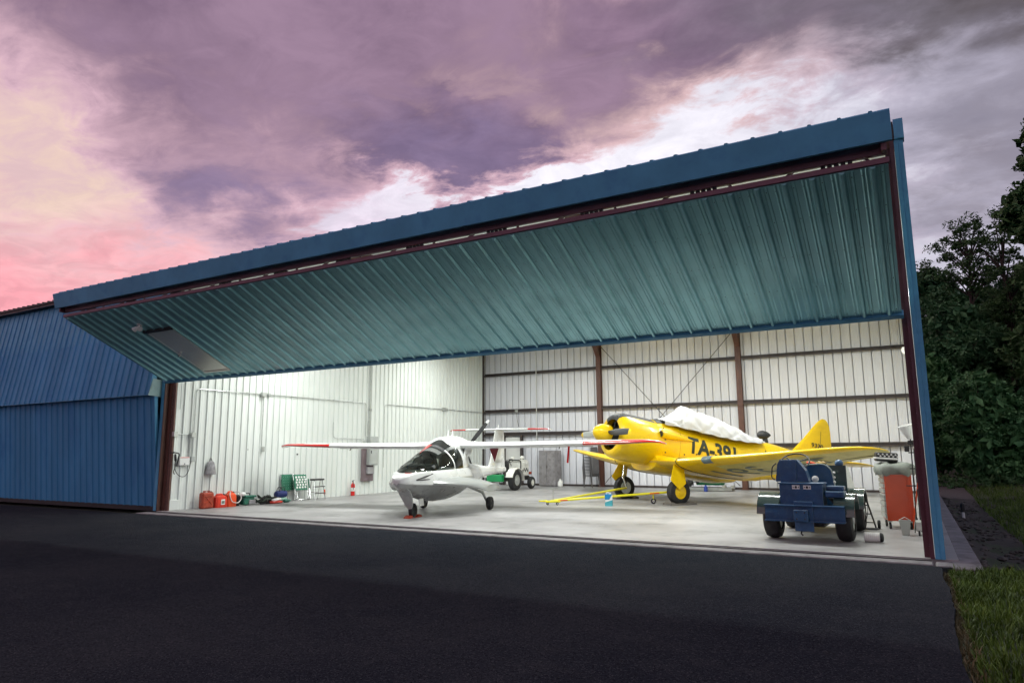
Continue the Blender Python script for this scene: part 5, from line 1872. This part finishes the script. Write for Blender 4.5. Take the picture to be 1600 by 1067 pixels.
for k_ in range(3):
    MB().tube(bend([(.30 + .03 * k_, .60, .66), (.34 + .02 * k_, .85, .55 - .03 * k_), (.28, 1.2, .60)], .12), .012, 6).build('hydraulic_hose', M['rubber'], t, 50)
# H-beam bumper
bm_ = MB()
bm_.box((0, .0, .565), (1.19, .16, .018), bev=.003)
bm_.box((0, .0, .325), (1.19, .16, .018), bev=.003)
bm_.box((0, .02, .445), (1.19, .02, .225))
bm_.build('front_beam', M['tug_blue'], t)
MB().box((0.0, -.02, .40), (.28, .03, .46), bev=.005).build('hitch_plate', M['tug_blue'], t)
hb_ = MB().box((-.03, -.075, .415), (.215, .09, .18), bev=.008).build('hitch_block', M['tug_blue'], t)
for sx in (-1, 1):
    for sz in (-1, 1):
        MB().lathe([(0, .012), (.012, .012)], (-.03 + sx * .06, -.118, .415 + sz * .05), (0, -1, 0), 8).build('bolt', M['dark_metal'], hb_)
MB().tube(bend([(-.05, .02, .18), (-.06, -.02, .13), (-.03, -.03, .11)], .03), .012, 6).build('tow_hook', M['dark_metal'], t)
# body box behind the beam
MB().box((-.05, .36, .70), (.655, .42, .385), bev=.008).build('body_box', M['tug_blue'], t)
MB().box((-.05, .36, .902), (.69, .44, .018), bev=.004).build('body_lid', M['tug_blue'], t)
for dx in (-.12, .05):
    lb = MB().box((dx, .146, .845), (.115, .004, .062)).build('label_sheet', M['white_paint'], t)
    MB().lathe([(0, .020), (.003, .020)], (dx, .143, .845), (0, -1, 0), 14).build('label_dot', M['black'], lb)
    for s in (-1, 1):
        MB().box((dx + s * .04, .1425, .845), (.014, .003, .022)).build('label_mark', M['black'], lb)
# console with steering wheel
MB().prism([(-.48, .92), (-.44, 1.20), (-.40, 1.28), (-.13, 1.28), (.0, 1.10), (.04, .92)], 'y', .42, .66).build('console', M['tug_blue'], t)
MB().box((-.27, .405, 1.09), (.26, .02, .36), bev=.004).build('console_cover', M['tug_blue'], t)
pts = [(-.24 + .235 * math.cos(2 * math.pi * k / 28), .92 + .20 * math.sin(2 * math.pi * k / 28), 1.24 + .135 * math.sin(2 * math.pi * k / 28)) for k in range(29)]
sw = MB().tube(pts, .012, 7, caps=False).build('steering_wheel', M['black'], t, 60)
for k in (2, 11, 20):
    MB().tube([(-.24, .92, 1.22), pts[k]], .010, 6).build('spoke', M['black'], sw)
MB().tube([(-.24, .70, 1.0), (-.24, .92, 1.22)], .022, 8).build('steering_column', M['dark_metal'], t)
MB().tube(bend([(-.47, .5, 1.22), (-.54, .5, 1.16), (-.56, .5, .98), (-.50, .5, .94)], .05), .010, 6).build('grab_loop', M['black'], t)
# driver compartment and rear housing
MB().prism([(-.16, .88), (-.16, 1.17), (.20, 1.19), (.27, 1.10), (.31, .90), (.31, .50), (-.16, .50)], 'y', 1.25, 1.42).build('seat_bulkhead', M['tug_blue'], t)
pr = [(1.42, .5), (1.42, 1.17), (1.7, 1.14), (2.2, .92), (2.7, .66), (2.7, .45)]
MB().prism(pr, 'x', .20, .50).build('rear_housing', M['tug_dgreen'], t)
MB().prism([(q[0], q[1] - .25) for q in pr], 'x', -.50, .20).build('rear_deck', M['tug_blue'], t)
MB().box((0, 1.35, .42), (.70, 2.5, .14), bev=.01).build('chassis', M['dark_metal'], t)
MB().box((-.03, 1.0, .80), (.40, .36, .10), bev=.03).build('seat', M['black'], t, 40)
MB().lathe([(0, .03), (.02, .055), (.05, .055), (.07, .02)], (.06, 1.0, .94), (0, -1, .2), 14).build('beacon_lens', M['white_paint'], t, 40)
MB().tube(bend([(-.1, 1.2, 1.18), (.18, 1.2, 1.20), (.30, 1.2, 1.10), (.33, 1.2, .85), (.34, 1.2, .70)], .08), .011, 6).build('grab_rail', pmat('pale_rail', (.35, .42, .38), .5), t, 40)
for k in range(4):
    MB().sphere((.335, 1.18, 1.05 - k * .08), .022, 8, 5).build('rail_clip', M['white_paint'], t, 50)
# fenders
def fender(y0, s, mat, x0, x1):
    pr = [(y0 + .42 * math.cos(R(a)), .335 + .42 * math.sin(R(a))) for a in range(20, 171, 15)]
    ring = pr + [(q[0] + (y0 - q[0]) * .05, .335 + (q[1] - .335) * .95) for q in pr[::-1]]
    MB().prism(ring, 'x', x0, x1).build('fender', mat, t, 30)


fender(.46, -1, M['tug_dgreen'], -.74, -.39)
fender(.46, 1, M['tug_dgreen'], .42, .72)
fender(2.15, 1, M['tug_dgreen'], .42, .70)
MB().box((.44, .36, .74), (.28, .36, .10), bev=.015).build('side_step', M['tug_blue'], t)
MB().box((.44, .42, .83), (.26, .24, .07), bev=.012).build('side_step', M['tug_blue'], t)
# blue knob on a lever, orange rag and brass cap on top of the rear
MB().sphere((.385, 1.5, 1.20), .072, 16, 10).build('lever_knob', M['tug_blue'], t, 50)
MB().tube([(.385, 1.5, 1.14), (.36, 1.52, .95)], .012, 6).build('lever', M['dark_metal'], t)
MB().lathe([(0, .08), (.03, .10), (.06, .05)], (.12, 1.34, 1.18), (0, 0, 1), 12).build('filler_cap', pmat('brass', (.35, .22, .05), .35, metal=.8), t, 40)
o = MB().sphere((0, 0, 0), (.09, .05, .035), 10, 6).build('orange_rag', M['orange_plastic'], None, 50)
o.location = (-1.62, 2.14, 1.205)
o.rotation_euler = (0, .2, .3)
tag(o, 'small orange rag on top of the blue tow tractor', 'rag')

# ================================================================== things beside the right jamb
M['cab_red'] = pmat('orange_red_enamel', (.55, .060, .016), .3, var=.06, coat=.3)
t = thing('tool_cabinet', 'tall orange red rolling tool cabinet beside the right jamb', 'tool cabinet', (-.40, 3.80, 0), R(9))
MB().box((.02, 0, .58), (.44, .62, .86), bev=.008).build('case', M['cab_red'], t)
MB().box((.20, -.313, .58), (.05, .006, .84)).build('side_fold', M['cab_red'], t)
MB().box((.02, -.315, 1.0), (.46, .02, .02), bev=.003).build('top_lip', M['cab_red'], t)
for k in range(9):
    MB().box((-.215, 0, .965 - k * .095 if k < 5 else .55 - (k - 5) * .105), (.03, .58, .075 if k < 5 else .09), bev=.004).build('drawer', pmat('drawer_grey', (.42, .43, .42), .35, metal=.4) if k == 0 else bpy.data.materials['drawer_grey'], t)
for dx in (-.16, .18):
    for dy in (-.24, .24):
        wheel(t, 'caster', (dx, dy, .062), .062, .035, (1, 0, 0), M['rubber'], M['galv'], .5, 14)
        MB().box((dx, dy, .135), (.07, .07, .02)).build('caster_plate', M['galv'], t)
rings = []
for k, (z, gx, gy) in enumerate(((1.005, .30, .36), (1.03, .33, .38), (1.10, .335, .38), (1.16, .31, .36), (1.185, .22, .26), (1.19, .05, .06))):
    rings.append([Vector((.02 + gx * math.copysign(abs(math.cos(2 * math.pi * j / 28)) ** .6, math.cos(2 * math.pi * j / 28)) * (1 + .06 * math.sin(j * 2.1 + k)),
                          gy * math.copysign(abs(math.sin(2 * math.pi * j / 28)) ** .6, math.sin(2 * math.pi * j / 28)) * (1 + .06 * math.cos(j * 1.7 + k)),
                          z + .018 * math.sin(j * 1.3 + k * .9) - (.05 * abs(math.sin(j * .9)) if k == 0 else 0))) for j in range(28)])
o = MB().loft(rings).build('grey_tarpaulin', pmat('grey_tarpaulin', (.22, .24, .21), .55, var=.2, vs=6, bump=.5, bs=14), None, 60)
o.location = (-.40, 3.80, 0)
o.rotation_euler = (0, 0, R(9))
tag(o, 'crumpled grey tarpaulin lying on the orange red tool cabinet', 'tarpaulin')
t = thing('star_box', 'black box with white star pattern on top of the grey tarpaulin', 'box', (-.50, 3.74, 1.195), R(9))
MB().box((0, 0, .10), (.36, .34, .17), rot=(0, R(4), 0), bev=.02).build('case', M['black'], t)
MB().box((-.01, -.008, .075), (.372, .345, .03), rot=(0, R(4), 0), bev=.006).build('white_band', M['white_paint'], t)


def star(c, r):
    pts = []
    for k in range(10):
        a = math.pi / 2 + k * math.pi / 5
        rr = r if k % 2 == 0 else r * .42
        pts.append((c[0] + rr * math.cos(a), c[1] + rr * math.sin(a)))
    return pts


for j, (zz, off) in enumerate(((.15, 0), (.115, .03))):
    for k in range(5):
        MB().prism(star((-.14 + k * .07 + off, zz - (-.14 + k * .07) * .07), .024), 'y', -.176, -.172).build('star', M['white_paint'], t)
t = thing('work_lamp', 'unlit white work lamp on a thin black stand against the right jamb', 'lamp', (-.10, 3.15, 0))
MB().tube([(0, 0, .02), (.03, 0, 1.62)], .010, 6).build('stand_pole', M['black'], t)
MB().tube([(.06, .05, .02), (.07, .05, 1.45)], .010, 6).build('stand_pole', M['black'], t)
for z in (.80, 1.10, 1.38):
    MB().tube([(-.10 if z < 1 else -.02, 0, z), (.07, .04, z)], .010, 6).build('cross_arm', M['black'], t)
MB().lathe([(0, .03), (.04, .05), (.12, .075), (.22, .10), (.25, .115), (.25, .10), (.05, .03)], (.02, 0, 1.62), (-.25, -.15, 1), 18).build('lamp_shade', M['white_paint'], t, 40)
MB().box((-.04, 0, 1.45), (.08, .08, .11), bev=.01).build('battery_pack', M['black'], t)
MB().box((.03, .02, 1.56), (.10, .08, .07), bev=.01).build('lamp_holder', M['black'], t)
for a in (0, 2.1, 4.2):
    MB().tube([(0, 0, .30), (.07 * math.cos(a), .2 * math.sin(a), .01)], .009, 6).build('stand_foot', M['black'], t)
o = MB().tube([(-.165, 3.6, .02), (-.02, 3.15, .85)], .014, 7).build('orange_pole', M['orange_plastic'], None, 40)
tag(o, 'thin orange pole leaning in the corner beside the tool cabinet', 'pole')
t = thing('waste_bin', 'small grey tapered bin on the floor before the tool cabinet', 'bin', (-.27, 2.60, 0))
MB().loft([[Vector((sx * w_, sy * w_ * .8, z)) for sx, sy in ((-1, -1), (1, -1), (1, 1), (-1, 1))] for z, w_ in ((0, .05), (.02, .055), (.24, .085), (.25, .09), (.25, .08), (.03, .05))]).build('bin_body', M['grey_box'], t)
MB().tube([(-.08, 0, .25), (0, 0, .30), (.08, 0, .25)], .006, 5).build('bin_handle', M['galv'], t)
t = thing('hand_cart', 'low grey cart frame with small wheels in the right front corner', 'cart', (-.07, 2.72, 0))
MB().box((0, 0, .16), (.09, .30, .16), bev=.01).build('deck', M['galv'], t)
for dy in (-.12, .12):
    wheel(t, 'cart_wheel', (0, dy, .05), .05, .03, (1, 0, 0), M['rubber'], M['galv'], .5, 12)
t = thing('filter_roll', 'white ribbed canister with black end lying beside the tow tractor', 'canister', (-.70, 1.36, 0))
cy = MB()
cy.lathe([(0, .07)] + [(.0 + k * .014, .078 if k % 2 else .072) for k in range(16)] + [(.22, .07)], (-.13, 0, .078), (1, .02, 0), 18)
cy.build('ribbed_body', M['white_paint'], t, 20)
MB().lathe([(0, .074), (.03, .07), (.05, .05), (.055, .01)], (.09, 0, .078), (1, .02, 0), 18).build('end_cap', M['black'], t, 40)
t = thing('hand_truck', 'black hand truck frame leaning behind the tow tractor', 'hand truck', (-.98, 3.10, 0))
for s in (-1, 1):
    MB().tube(bend([(s * .13 + .10, .30, .02), (s * .13 - .02, .0, .60), (s * .13 - .06, -.10, .74)], .05), .014, 6).build('rail', M['black'], t)
for k in range(4):
    MB().tube([(-.13 + .08 - k * .03, .24 - k * .08, .12 + k * .16), (.13 + .08 - k * .03, .24 - k * .08, .12 + k * .16)], .010, 6).build('rung', M['black'], t)
MB().box((.10, .22, .02), (.34, .16, .015)).build('toe_plate', M['dark_metal'], t)
for s in (-1, 1):
    wheel(t, 'truck_wheel', (s * .18 + .10, .36, .08), .08, .05, (s, 0, 0), M['rubber'], M['galv'], .5, 14)
MB().tube(bend([(.06, 0, .70), (.12, .05, .60), (.14, .0, .35), (.10, .1, .2)], .1), .006, 5).build('cord', M['black'], t)
# lamp high on the right wall
t = thing('wall_lamp', 'round white unlit lamp high on the right wall near the back', 'lamp', (-.04, 12.0, 4.32))
MB().lathe([(0, .05), (.03, .06), (.05, .09), (.10, .11), (.11, .10), (.11, .07), (.09, .02)], (.10, 0, 0), (-1, -.9, -.3), 18).build('lamp_head', M['white_paint'], t, 40)
MB().box((.07, .0, 0), (.06, .10, .12), bev=.01).build('wall_bracket', M['white_paint'], t)
# red pennant and ribbon hanging from the amphibian wing
def a5(x, y, z):
    return Matrix.Rotation(R(-79.4), 3, 'Z') @ Vector((x, y, z)) + Vector((-9.9, 1.44, 0))


p0, p1, p2 = a5(-2.05, 1.05, 1.535), a5(-2.05, 1.30, 1.535), a5(-2.05, 1.19, 1.19)
nrm_ = Vector((.2, -.98, 0)) * .006
o = MB().add([p0, p1, p2, p0 + nrm_, p1 + nrm_, p2 + nrm_], [(0, 1, 2), (5, 4, 3), (0, 3, 4, 1), (1, 4, 5, 2), (2, 5, 3, 0)]).build('red_pennant', pmat('dull_red_cloth', (.20, .03, .04), .8), None)
tag(o, 'dark red triangular pennant hanging under the white wing near the cabin', 'pennant')
q = a5(-2.3, 3.02, 1.55)
o = MB().box(q + Vector((.0, 0, -.19)), (.05, .006, .40), rot=(0, R(6), R(10))).build('red_ribbon', M['red'], None)
tag(o, 'narrow red ribbon hanging under the outer white wing', 'ribbon')
# ================================================================== vegetation
def leaf_mat(name, c, c2):
    m = bpy.data.materials.new(name)
    m.use_nodes = True
    t = m.node_tree
    b = t.nodes['Principled BSDF']
    g_ = N(t, "ShaderNodeNewGeometry")
    nz = N(t, "ShaderNodeTexNoise")
    nz.inputs['Scale'].default_value = 1.3
    t.links.new(g_.outputs['Position'], nz.inputs['Vector'])
    f = mth(t, 'ADD', mth(t, 'MULTIPLY', g_.outputs['Random Per Island'], 0.5), mth(t, 'MULTIPLY', mapr(t, nz.outputs[0], .35, .65), 0.5))
    setin(t, b.inputs['Base Color'], mixc(t, f, c, c2))
    b.inputs['Roughness'].default_value = 0.6
    b.inputs['Specular IOR Level'].default_value = 0.25
    return m


M['bark'] = pmat('bark', (.045, .036, .03), .9, var=.4, vs=8, bump=.6, bs=25)
LEAF = [leaf_mat('leaf_dark', (.030, .080, .028), (.08, .17, .055)), leaf_mat('leaf_mid', (.036, .11, .048), (.09, .21, .085)),
        leaf_mat('leaf_light', (.040, .125, .045), (.11, .25, .085))]


def leaves(mb, c, r, n, size, rg, flat=.6):
    for _ in range(n):
        while True:
            p = Vector((rg.uniform(-1, 1), rg.uniform(-1, 1), rg.uniform(-1, 1)))
            if p.length <= 1:
                break
        p = Vector((p.x * r[0], p.y * r[1], p.z * r[2])) + Vector(c)
        s = size * rg.uniform(.6, 1.3)
        nrm = Vector((rg.gauss(0, 1), rg.gauss(0, 1), rg.gauss(0, 1) + flat * 2)).normalized()
        u = nrm.orthogonal().normalized()
        u = Matrix.Rotation(rg.uniform(0, 6.28), 3, nrm) @ u
        w = nrm.cross(u)
        b = len(mb.v)
        mb.v += [tuple(p + u * s), tuple(p + w * s * .45 + nrm * s * .12), tuple(p - u * s), tuple(p - w * s * .45 + nrm * s * .12)]
        mb.f.append((b, b + 1, b + 2, b + 3))


def tree(name, label, x, y, h, blobs, mat, seed, size=.13, per=70, dens=1.0, trunk_r=.16, group='trees at the edge of the wood', cat='tree', clump=.42, core=55):
    """blobs: (dx, dy, z, rx, rz) crown volumes; each filled with leaf clumps"""
    rg = random.Random(seed)
    z0 = ground_z(x, y)
    t = thing(name, label, cat, (x, y, z0), 0, group)
    cr = MB()
    tr = MB()
    tops = []
    for (dx, dy, z, rx, rz) in blobs:
        nc = max(4, int(14 * rx * rx * rz * dens / (clump * clump * clump * 14)))
        nc = min(nc, 170)
        if core:
            for _ in range(int(core * rx * rx * rz)):
                v = Vector((rg.gauss(0, 1), rg.gauss(0, 1), rg.gauss(0, 1))).normalized() * (rg.random() ** .5 * .8)
                leaves(cr, (dx + v.x * rx, dy + v.y * rx, z + v.z * rz), (.3, .3, .3), 10, .24, rg, .1)
        for _ in range(nc):
            v = Vector((rg.gauss(0, 1), rg.gauss(0, 1), rg.gauss(0, 1))).normalized() * (rg.random() ** .42)
            c = (dx + v.x * rx, dy + v.y * rx, z + v.z * rz)
            k = clump * rg.uniform(.6, 1.4)
            leaves(cr, c, (k, k, k * .62), int(per * rg.uniform(.6, 1.3)), size, rg)
            if rg.random() < .35:
                tops.append(c)
    hb_ = h * .8
    pts = [(0, 0, -.2)] + [(.15 * math.sin(q * 1.9 + seed), .15 * math.cos(q * 1.3 + seed), hb_ * q / 5) for q in range(1, 6)]
    tr.tube(pts, [trunk_r * (1 - .16 * q) for q in range(6)], 8)
    for c in tops[:46]:
        zz = max(.3, min(hb_ * .95, c[2] - rg.uniform(.5, 1.8)))
        q = zz / hb_ * 5
        i0 = int(min(4, max(0, q)))
        a = Vector(pts[i0]).lerp(Vector(pts[i0 + 1]), min(1, q - i0))
        m_ = a.lerp(Vector(c), .55) + Vector((0, 0, .2))
        tr.tube([a, m_, c], [trunk_r * .28, trunk_r * .16, .012], 5)
    tr.build('trunk', M['bark'], t, 50)
    cr.build('crown', mat, t)
    return t


tree('open_tree', 'open feathery tree standing out against the sky behind the bushes', 3.3, 31.0, 14.0,
     [(0, 0, 12.3, 1.0, 1.0), (-.9, .3, 11.3, 1.1, .8), (-1.9, 0, 10.4, .8, .5), (1.0, -.2, 11.4, .9, .9), (.2, 0, 9.8, 1.7, 1.0), (1.7, 0, 10.4, .7, .6)], LEAF[0], 11, size=.085, per=46, dens=.8, clump=.30, core=0)
tree('tall_tree', 'tallest dark tree at the right edge of the photograph', 6.3, 27.0, 17.0,
     [(0, 0, 14.4, 1.0, 1.8), (-.6, 0, 11.6, 1.5, 1.6), (.3, 0, 8.6, 2.0, 2.2), (-.5, -.4, 5.4, 2.0, 2.0), (.4, 0, 2.6, 2.0, 1.6)], LEAF[0], 12, size=.13, per=60, clump=.45)
tree('side_tree', 'small ragged tree leaning from the left of the tallest tree', 4.55, 29.0, 12.6,
     [(0, 0, 12.2, .8, .6), (-.5, 0, 11.0, .9, .7), (.3, 0, 9.6, 1.1, .9), (-.2, 0, 7.6, 1.2, 1.2)], LEAF[0], 13, size=.085, per=46, dens=.85, clump=.30, core=0)
tree('dense_tree', 'dense dark green tree just right of the blue corner post', 1.6, 36.0, 11.5,
     [(0, 0, 10.6, 1.5, 1.2), (.9, -.4, 9.2, 1.8, 1.5), (-.4, 0, 7.4, 1.9, 1.8), (1.0, 0, 5.4, 2.1, 2.0), (-.2, 0, 3.4, 2.0, 1.6)], LEAF[1], 14, size=.13, per=60, clump=.5)
tree('dense_tree', 'broad dark tree filling the gap behind the big round bush', 4.0, 36.5, 10.2,
     [(0, 0, 8.2, 2.3, 1.6), (-1.2, 0, 6.2, 2.0, 1.7), (1.4, 0, 6.0, 2.0, 1.9), (0, 0, 3.8, 2.4, 1.9)], LEAF[0], 15, size=.14, per=60, clump=.55)
tree('round_bush', 'big round mid green bush in front of the dark wood', 2.45, 21.5, 4.5,
     [(0, 0, 3.6, .95, .8), (-.4, -.2, 2.6, 1.15, .9), (.55, 0, 2.7, 1.1, .9), (0, -.3, 1.5, 1.35, 1.0), (.2, -.3, .7, 1.3, .7)], LEAF[2], 16, size=.085, per=75, clump=.32, trunk_r=.09, cat='bush', group='bushes before the wood')
tree('round_bush', 'lower dark bush at the right edge beside the round bush', 4.35, 22.2, 3.9,
     [(0, 0, 3.0, .9, .8), (-.5, 0, 2.0, 1.0, .9), (.6, 0, 2.1, 1.1, .9), (0, -.2, 1.0, 1.4, .8)], LEAF[1], 17, size=.085, per=70, clump=.32, trunk_r=.08, cat='bush', group='bushes before the wood')
tree('round_bush', 'shaggy bush half hidden by the blue corner post', .95, 25.5, 5.6,
     [(0, 0, 4.9, .9, .7), (.5, 0, 4.0, 1.1, .9), (-.3, 0, 2.8, 1.2, 1.0), (.3, 0, 1.4, 1.4, 1.0)], LEAF[2], 18, size=.09, per=70, clump=.34, trunk_r=.09, cat='bush', group='bushes before the wood')
tree('dense_tree', 'dark tree standing beyond the frame edge right of the tallest tree', 9.6, 29.0, 13.0,
     [(0, 0, 11.0, 1.9, 1.7), (-.6, 0, 8.0, 2.3, 2.0), (.5, 0, 5.0, 2.5, 2.2), (0, 0, 2.4, 2.4, 1.6)], LEAF[0], 19, size=.15, per=45, clump=.6)
tree('dense_tree', 'dark tree farthest right of the wood edge', 13.5, 26.0, 12.0,
     [(0, 0, 9.6, 2.0, 1.8), (-.6, 0, 6.6, 2.5, 2.0), (.4, 0, 3.4, 2.6, 2.0)], LEAF[0], 20, size=.16, per=40, clump=.65)
tree('dense_tree', 'dark bushy tree low between the open tree and the tallest tree', 5.0, 31.5, 9.0,
     [(0, 0, 8.2, 1.6, 1.2), (-1.5, 0, 7.0, 1.6, 1.3), (.8, 0, 6.2, 1.8, 1.7), (-.8, 0, 4.4, 2.1, 1.8), (.4, 0, 2.4, 2.2, 1.6)], LEAF[1], 21, size=.12, per=60, clump=.45)
tree('dense_tree', 'bushy green tree below the open feathery tree', 2.3, 29.0, 8.6,
     [(0, 0, 7.4, 1.3, 1.1), (.9, 0, 6.2, 1.4, 1.3), (-.5, 0, 5.4, 1.5, 1.4), (.4, 0, 3.6, 1.8, 1.5), (0, 0, 1.8, 1.9, 1.3)], LEAF[1], 22, size=.11, per=65, clump=.42)
# undergrowth along the foot of the wood
ug = MB()
rg = random.Random(31)
for _ in range(260):
    x, y = rg.uniform(.3, 12), rg.uniform(19.5, 25)
    k = rg.uniform(.18, .42)
    leaves(ug, (x, y, ground_z(x, y) + k * .6), (k, k, k * .8), 26, .09, rg, .2)
struct(tag(ug.build('undergrowth', LEAF[0]), 'dark undergrowth along the foot of the wood', 'undergrowth'), 'stuff')
for _w in (0,):
    bk = MB()
    for i in range(1300):
        x, y = rg.uniform(-6, 34), rg.uniform(41, 50)
        z = rg.uniform(0, 8.5) + 1.0
        leaves(bk, (x, y, z), (1.0, 1.0, .8), 30, .36, rg)
    struct(tag(bk.build('far_wood', LEAF[0]), 'dark wood far behind the single trees', 'wood'), 'stuff')


# grass blades
def grass(name, label, n, fx, hmin, hmax, mat, seed):
    rg = random.Random(seed)
    mb = MB()
    k = 0
    while k < n:
        x, y = fx(rg)
        if x is None:
            continue
        k += 1
        z = ground_z(x, y) - .01
        h = rg.uniform(hmin, hmax) * (1.0 if rg.random() > .08 else 1.6)
        a = rg.uniform(0, 6.28)
        w = .004 + .003 * rg.random()
        dx, dy = math.cos(a), math.sin(a)
        l = rg.uniform(.1, .8) * h
        lx, ly = l * math.cos(a + 1.57 + rg.uniform(-.6, .6)), l * math.sin(a + 1.57 + rg.uniform(-.6, .6))
        b = len(mb.v)
        mb.v += [(x - dx * w, y - dy * w, z), (x + dx * w, y + dy * w, z), (x + lx * .35 + dx * w * .8, y + ly * .35 + dy * w * .8, z + h * .6),
                 (x + lx * .35 - dx * w * .8, y + ly * .35 - dy * w * .8, z + h * .6), (x + lx, y + ly, z + h)]
        mb.f += [(b, b + 1, b + 2, b + 3), (b + 3, b + 2, b + 4)]
    o = mb.build(name, mat)
    struct(tag(o, label, 'grass'), 'stuff')
    return o


GR = leaf_mat('grass_blade', (.028, .062, .006), (.11, .19, .022))
GR2 = leaf_mat('dry_grass_blade', (.10, .085, .04), (.17, .14, .07))


def near_area(rg):
    y = -.62 - rg.random() ** 1.3 * 8.0
    x = .22 + rg.random() ** 1.4 * 3.2
    return (x, y)


def edge_area(rg):
    y = -.8 - rg.random() * 7.5
    return (.06 + rg.random() ** .6 * .22 - .02 * min(1, -y / 3), y)


def far_area(rg):
    x, y = 1.5 + rg.random() ** 1.6 * 8, -.2 + rg.random() * 20
    return (x, y) if x > 1.9 or rg.random() < .4 else (None, None)


grass('grass', 'short green grass beside the apron', 30000, near_area, .035, .10, GR, 41)
grass('dry_grass', 'dry straw coloured grass along the apron edge', 4200, edge_area, .02, .07, GR2, 42)
grass('rough_grass', 'rough dark grass beyond the stony drain', 34000, far_area, .06, .22, GR, 43)
t = thing('marker_post', 'short black capped marker post standing in the stony drain', 'post', (.86, 8.6, ground_z(.86, 8.6)))
MB().lathe([(0, .03), (.16, .03)], n=10).build('white_stem', M['white_paint'], t)
MB().lathe([(.16, .045), (.34, .045), (.37, .03)], n=10).build('black_cap', M['black'], t)
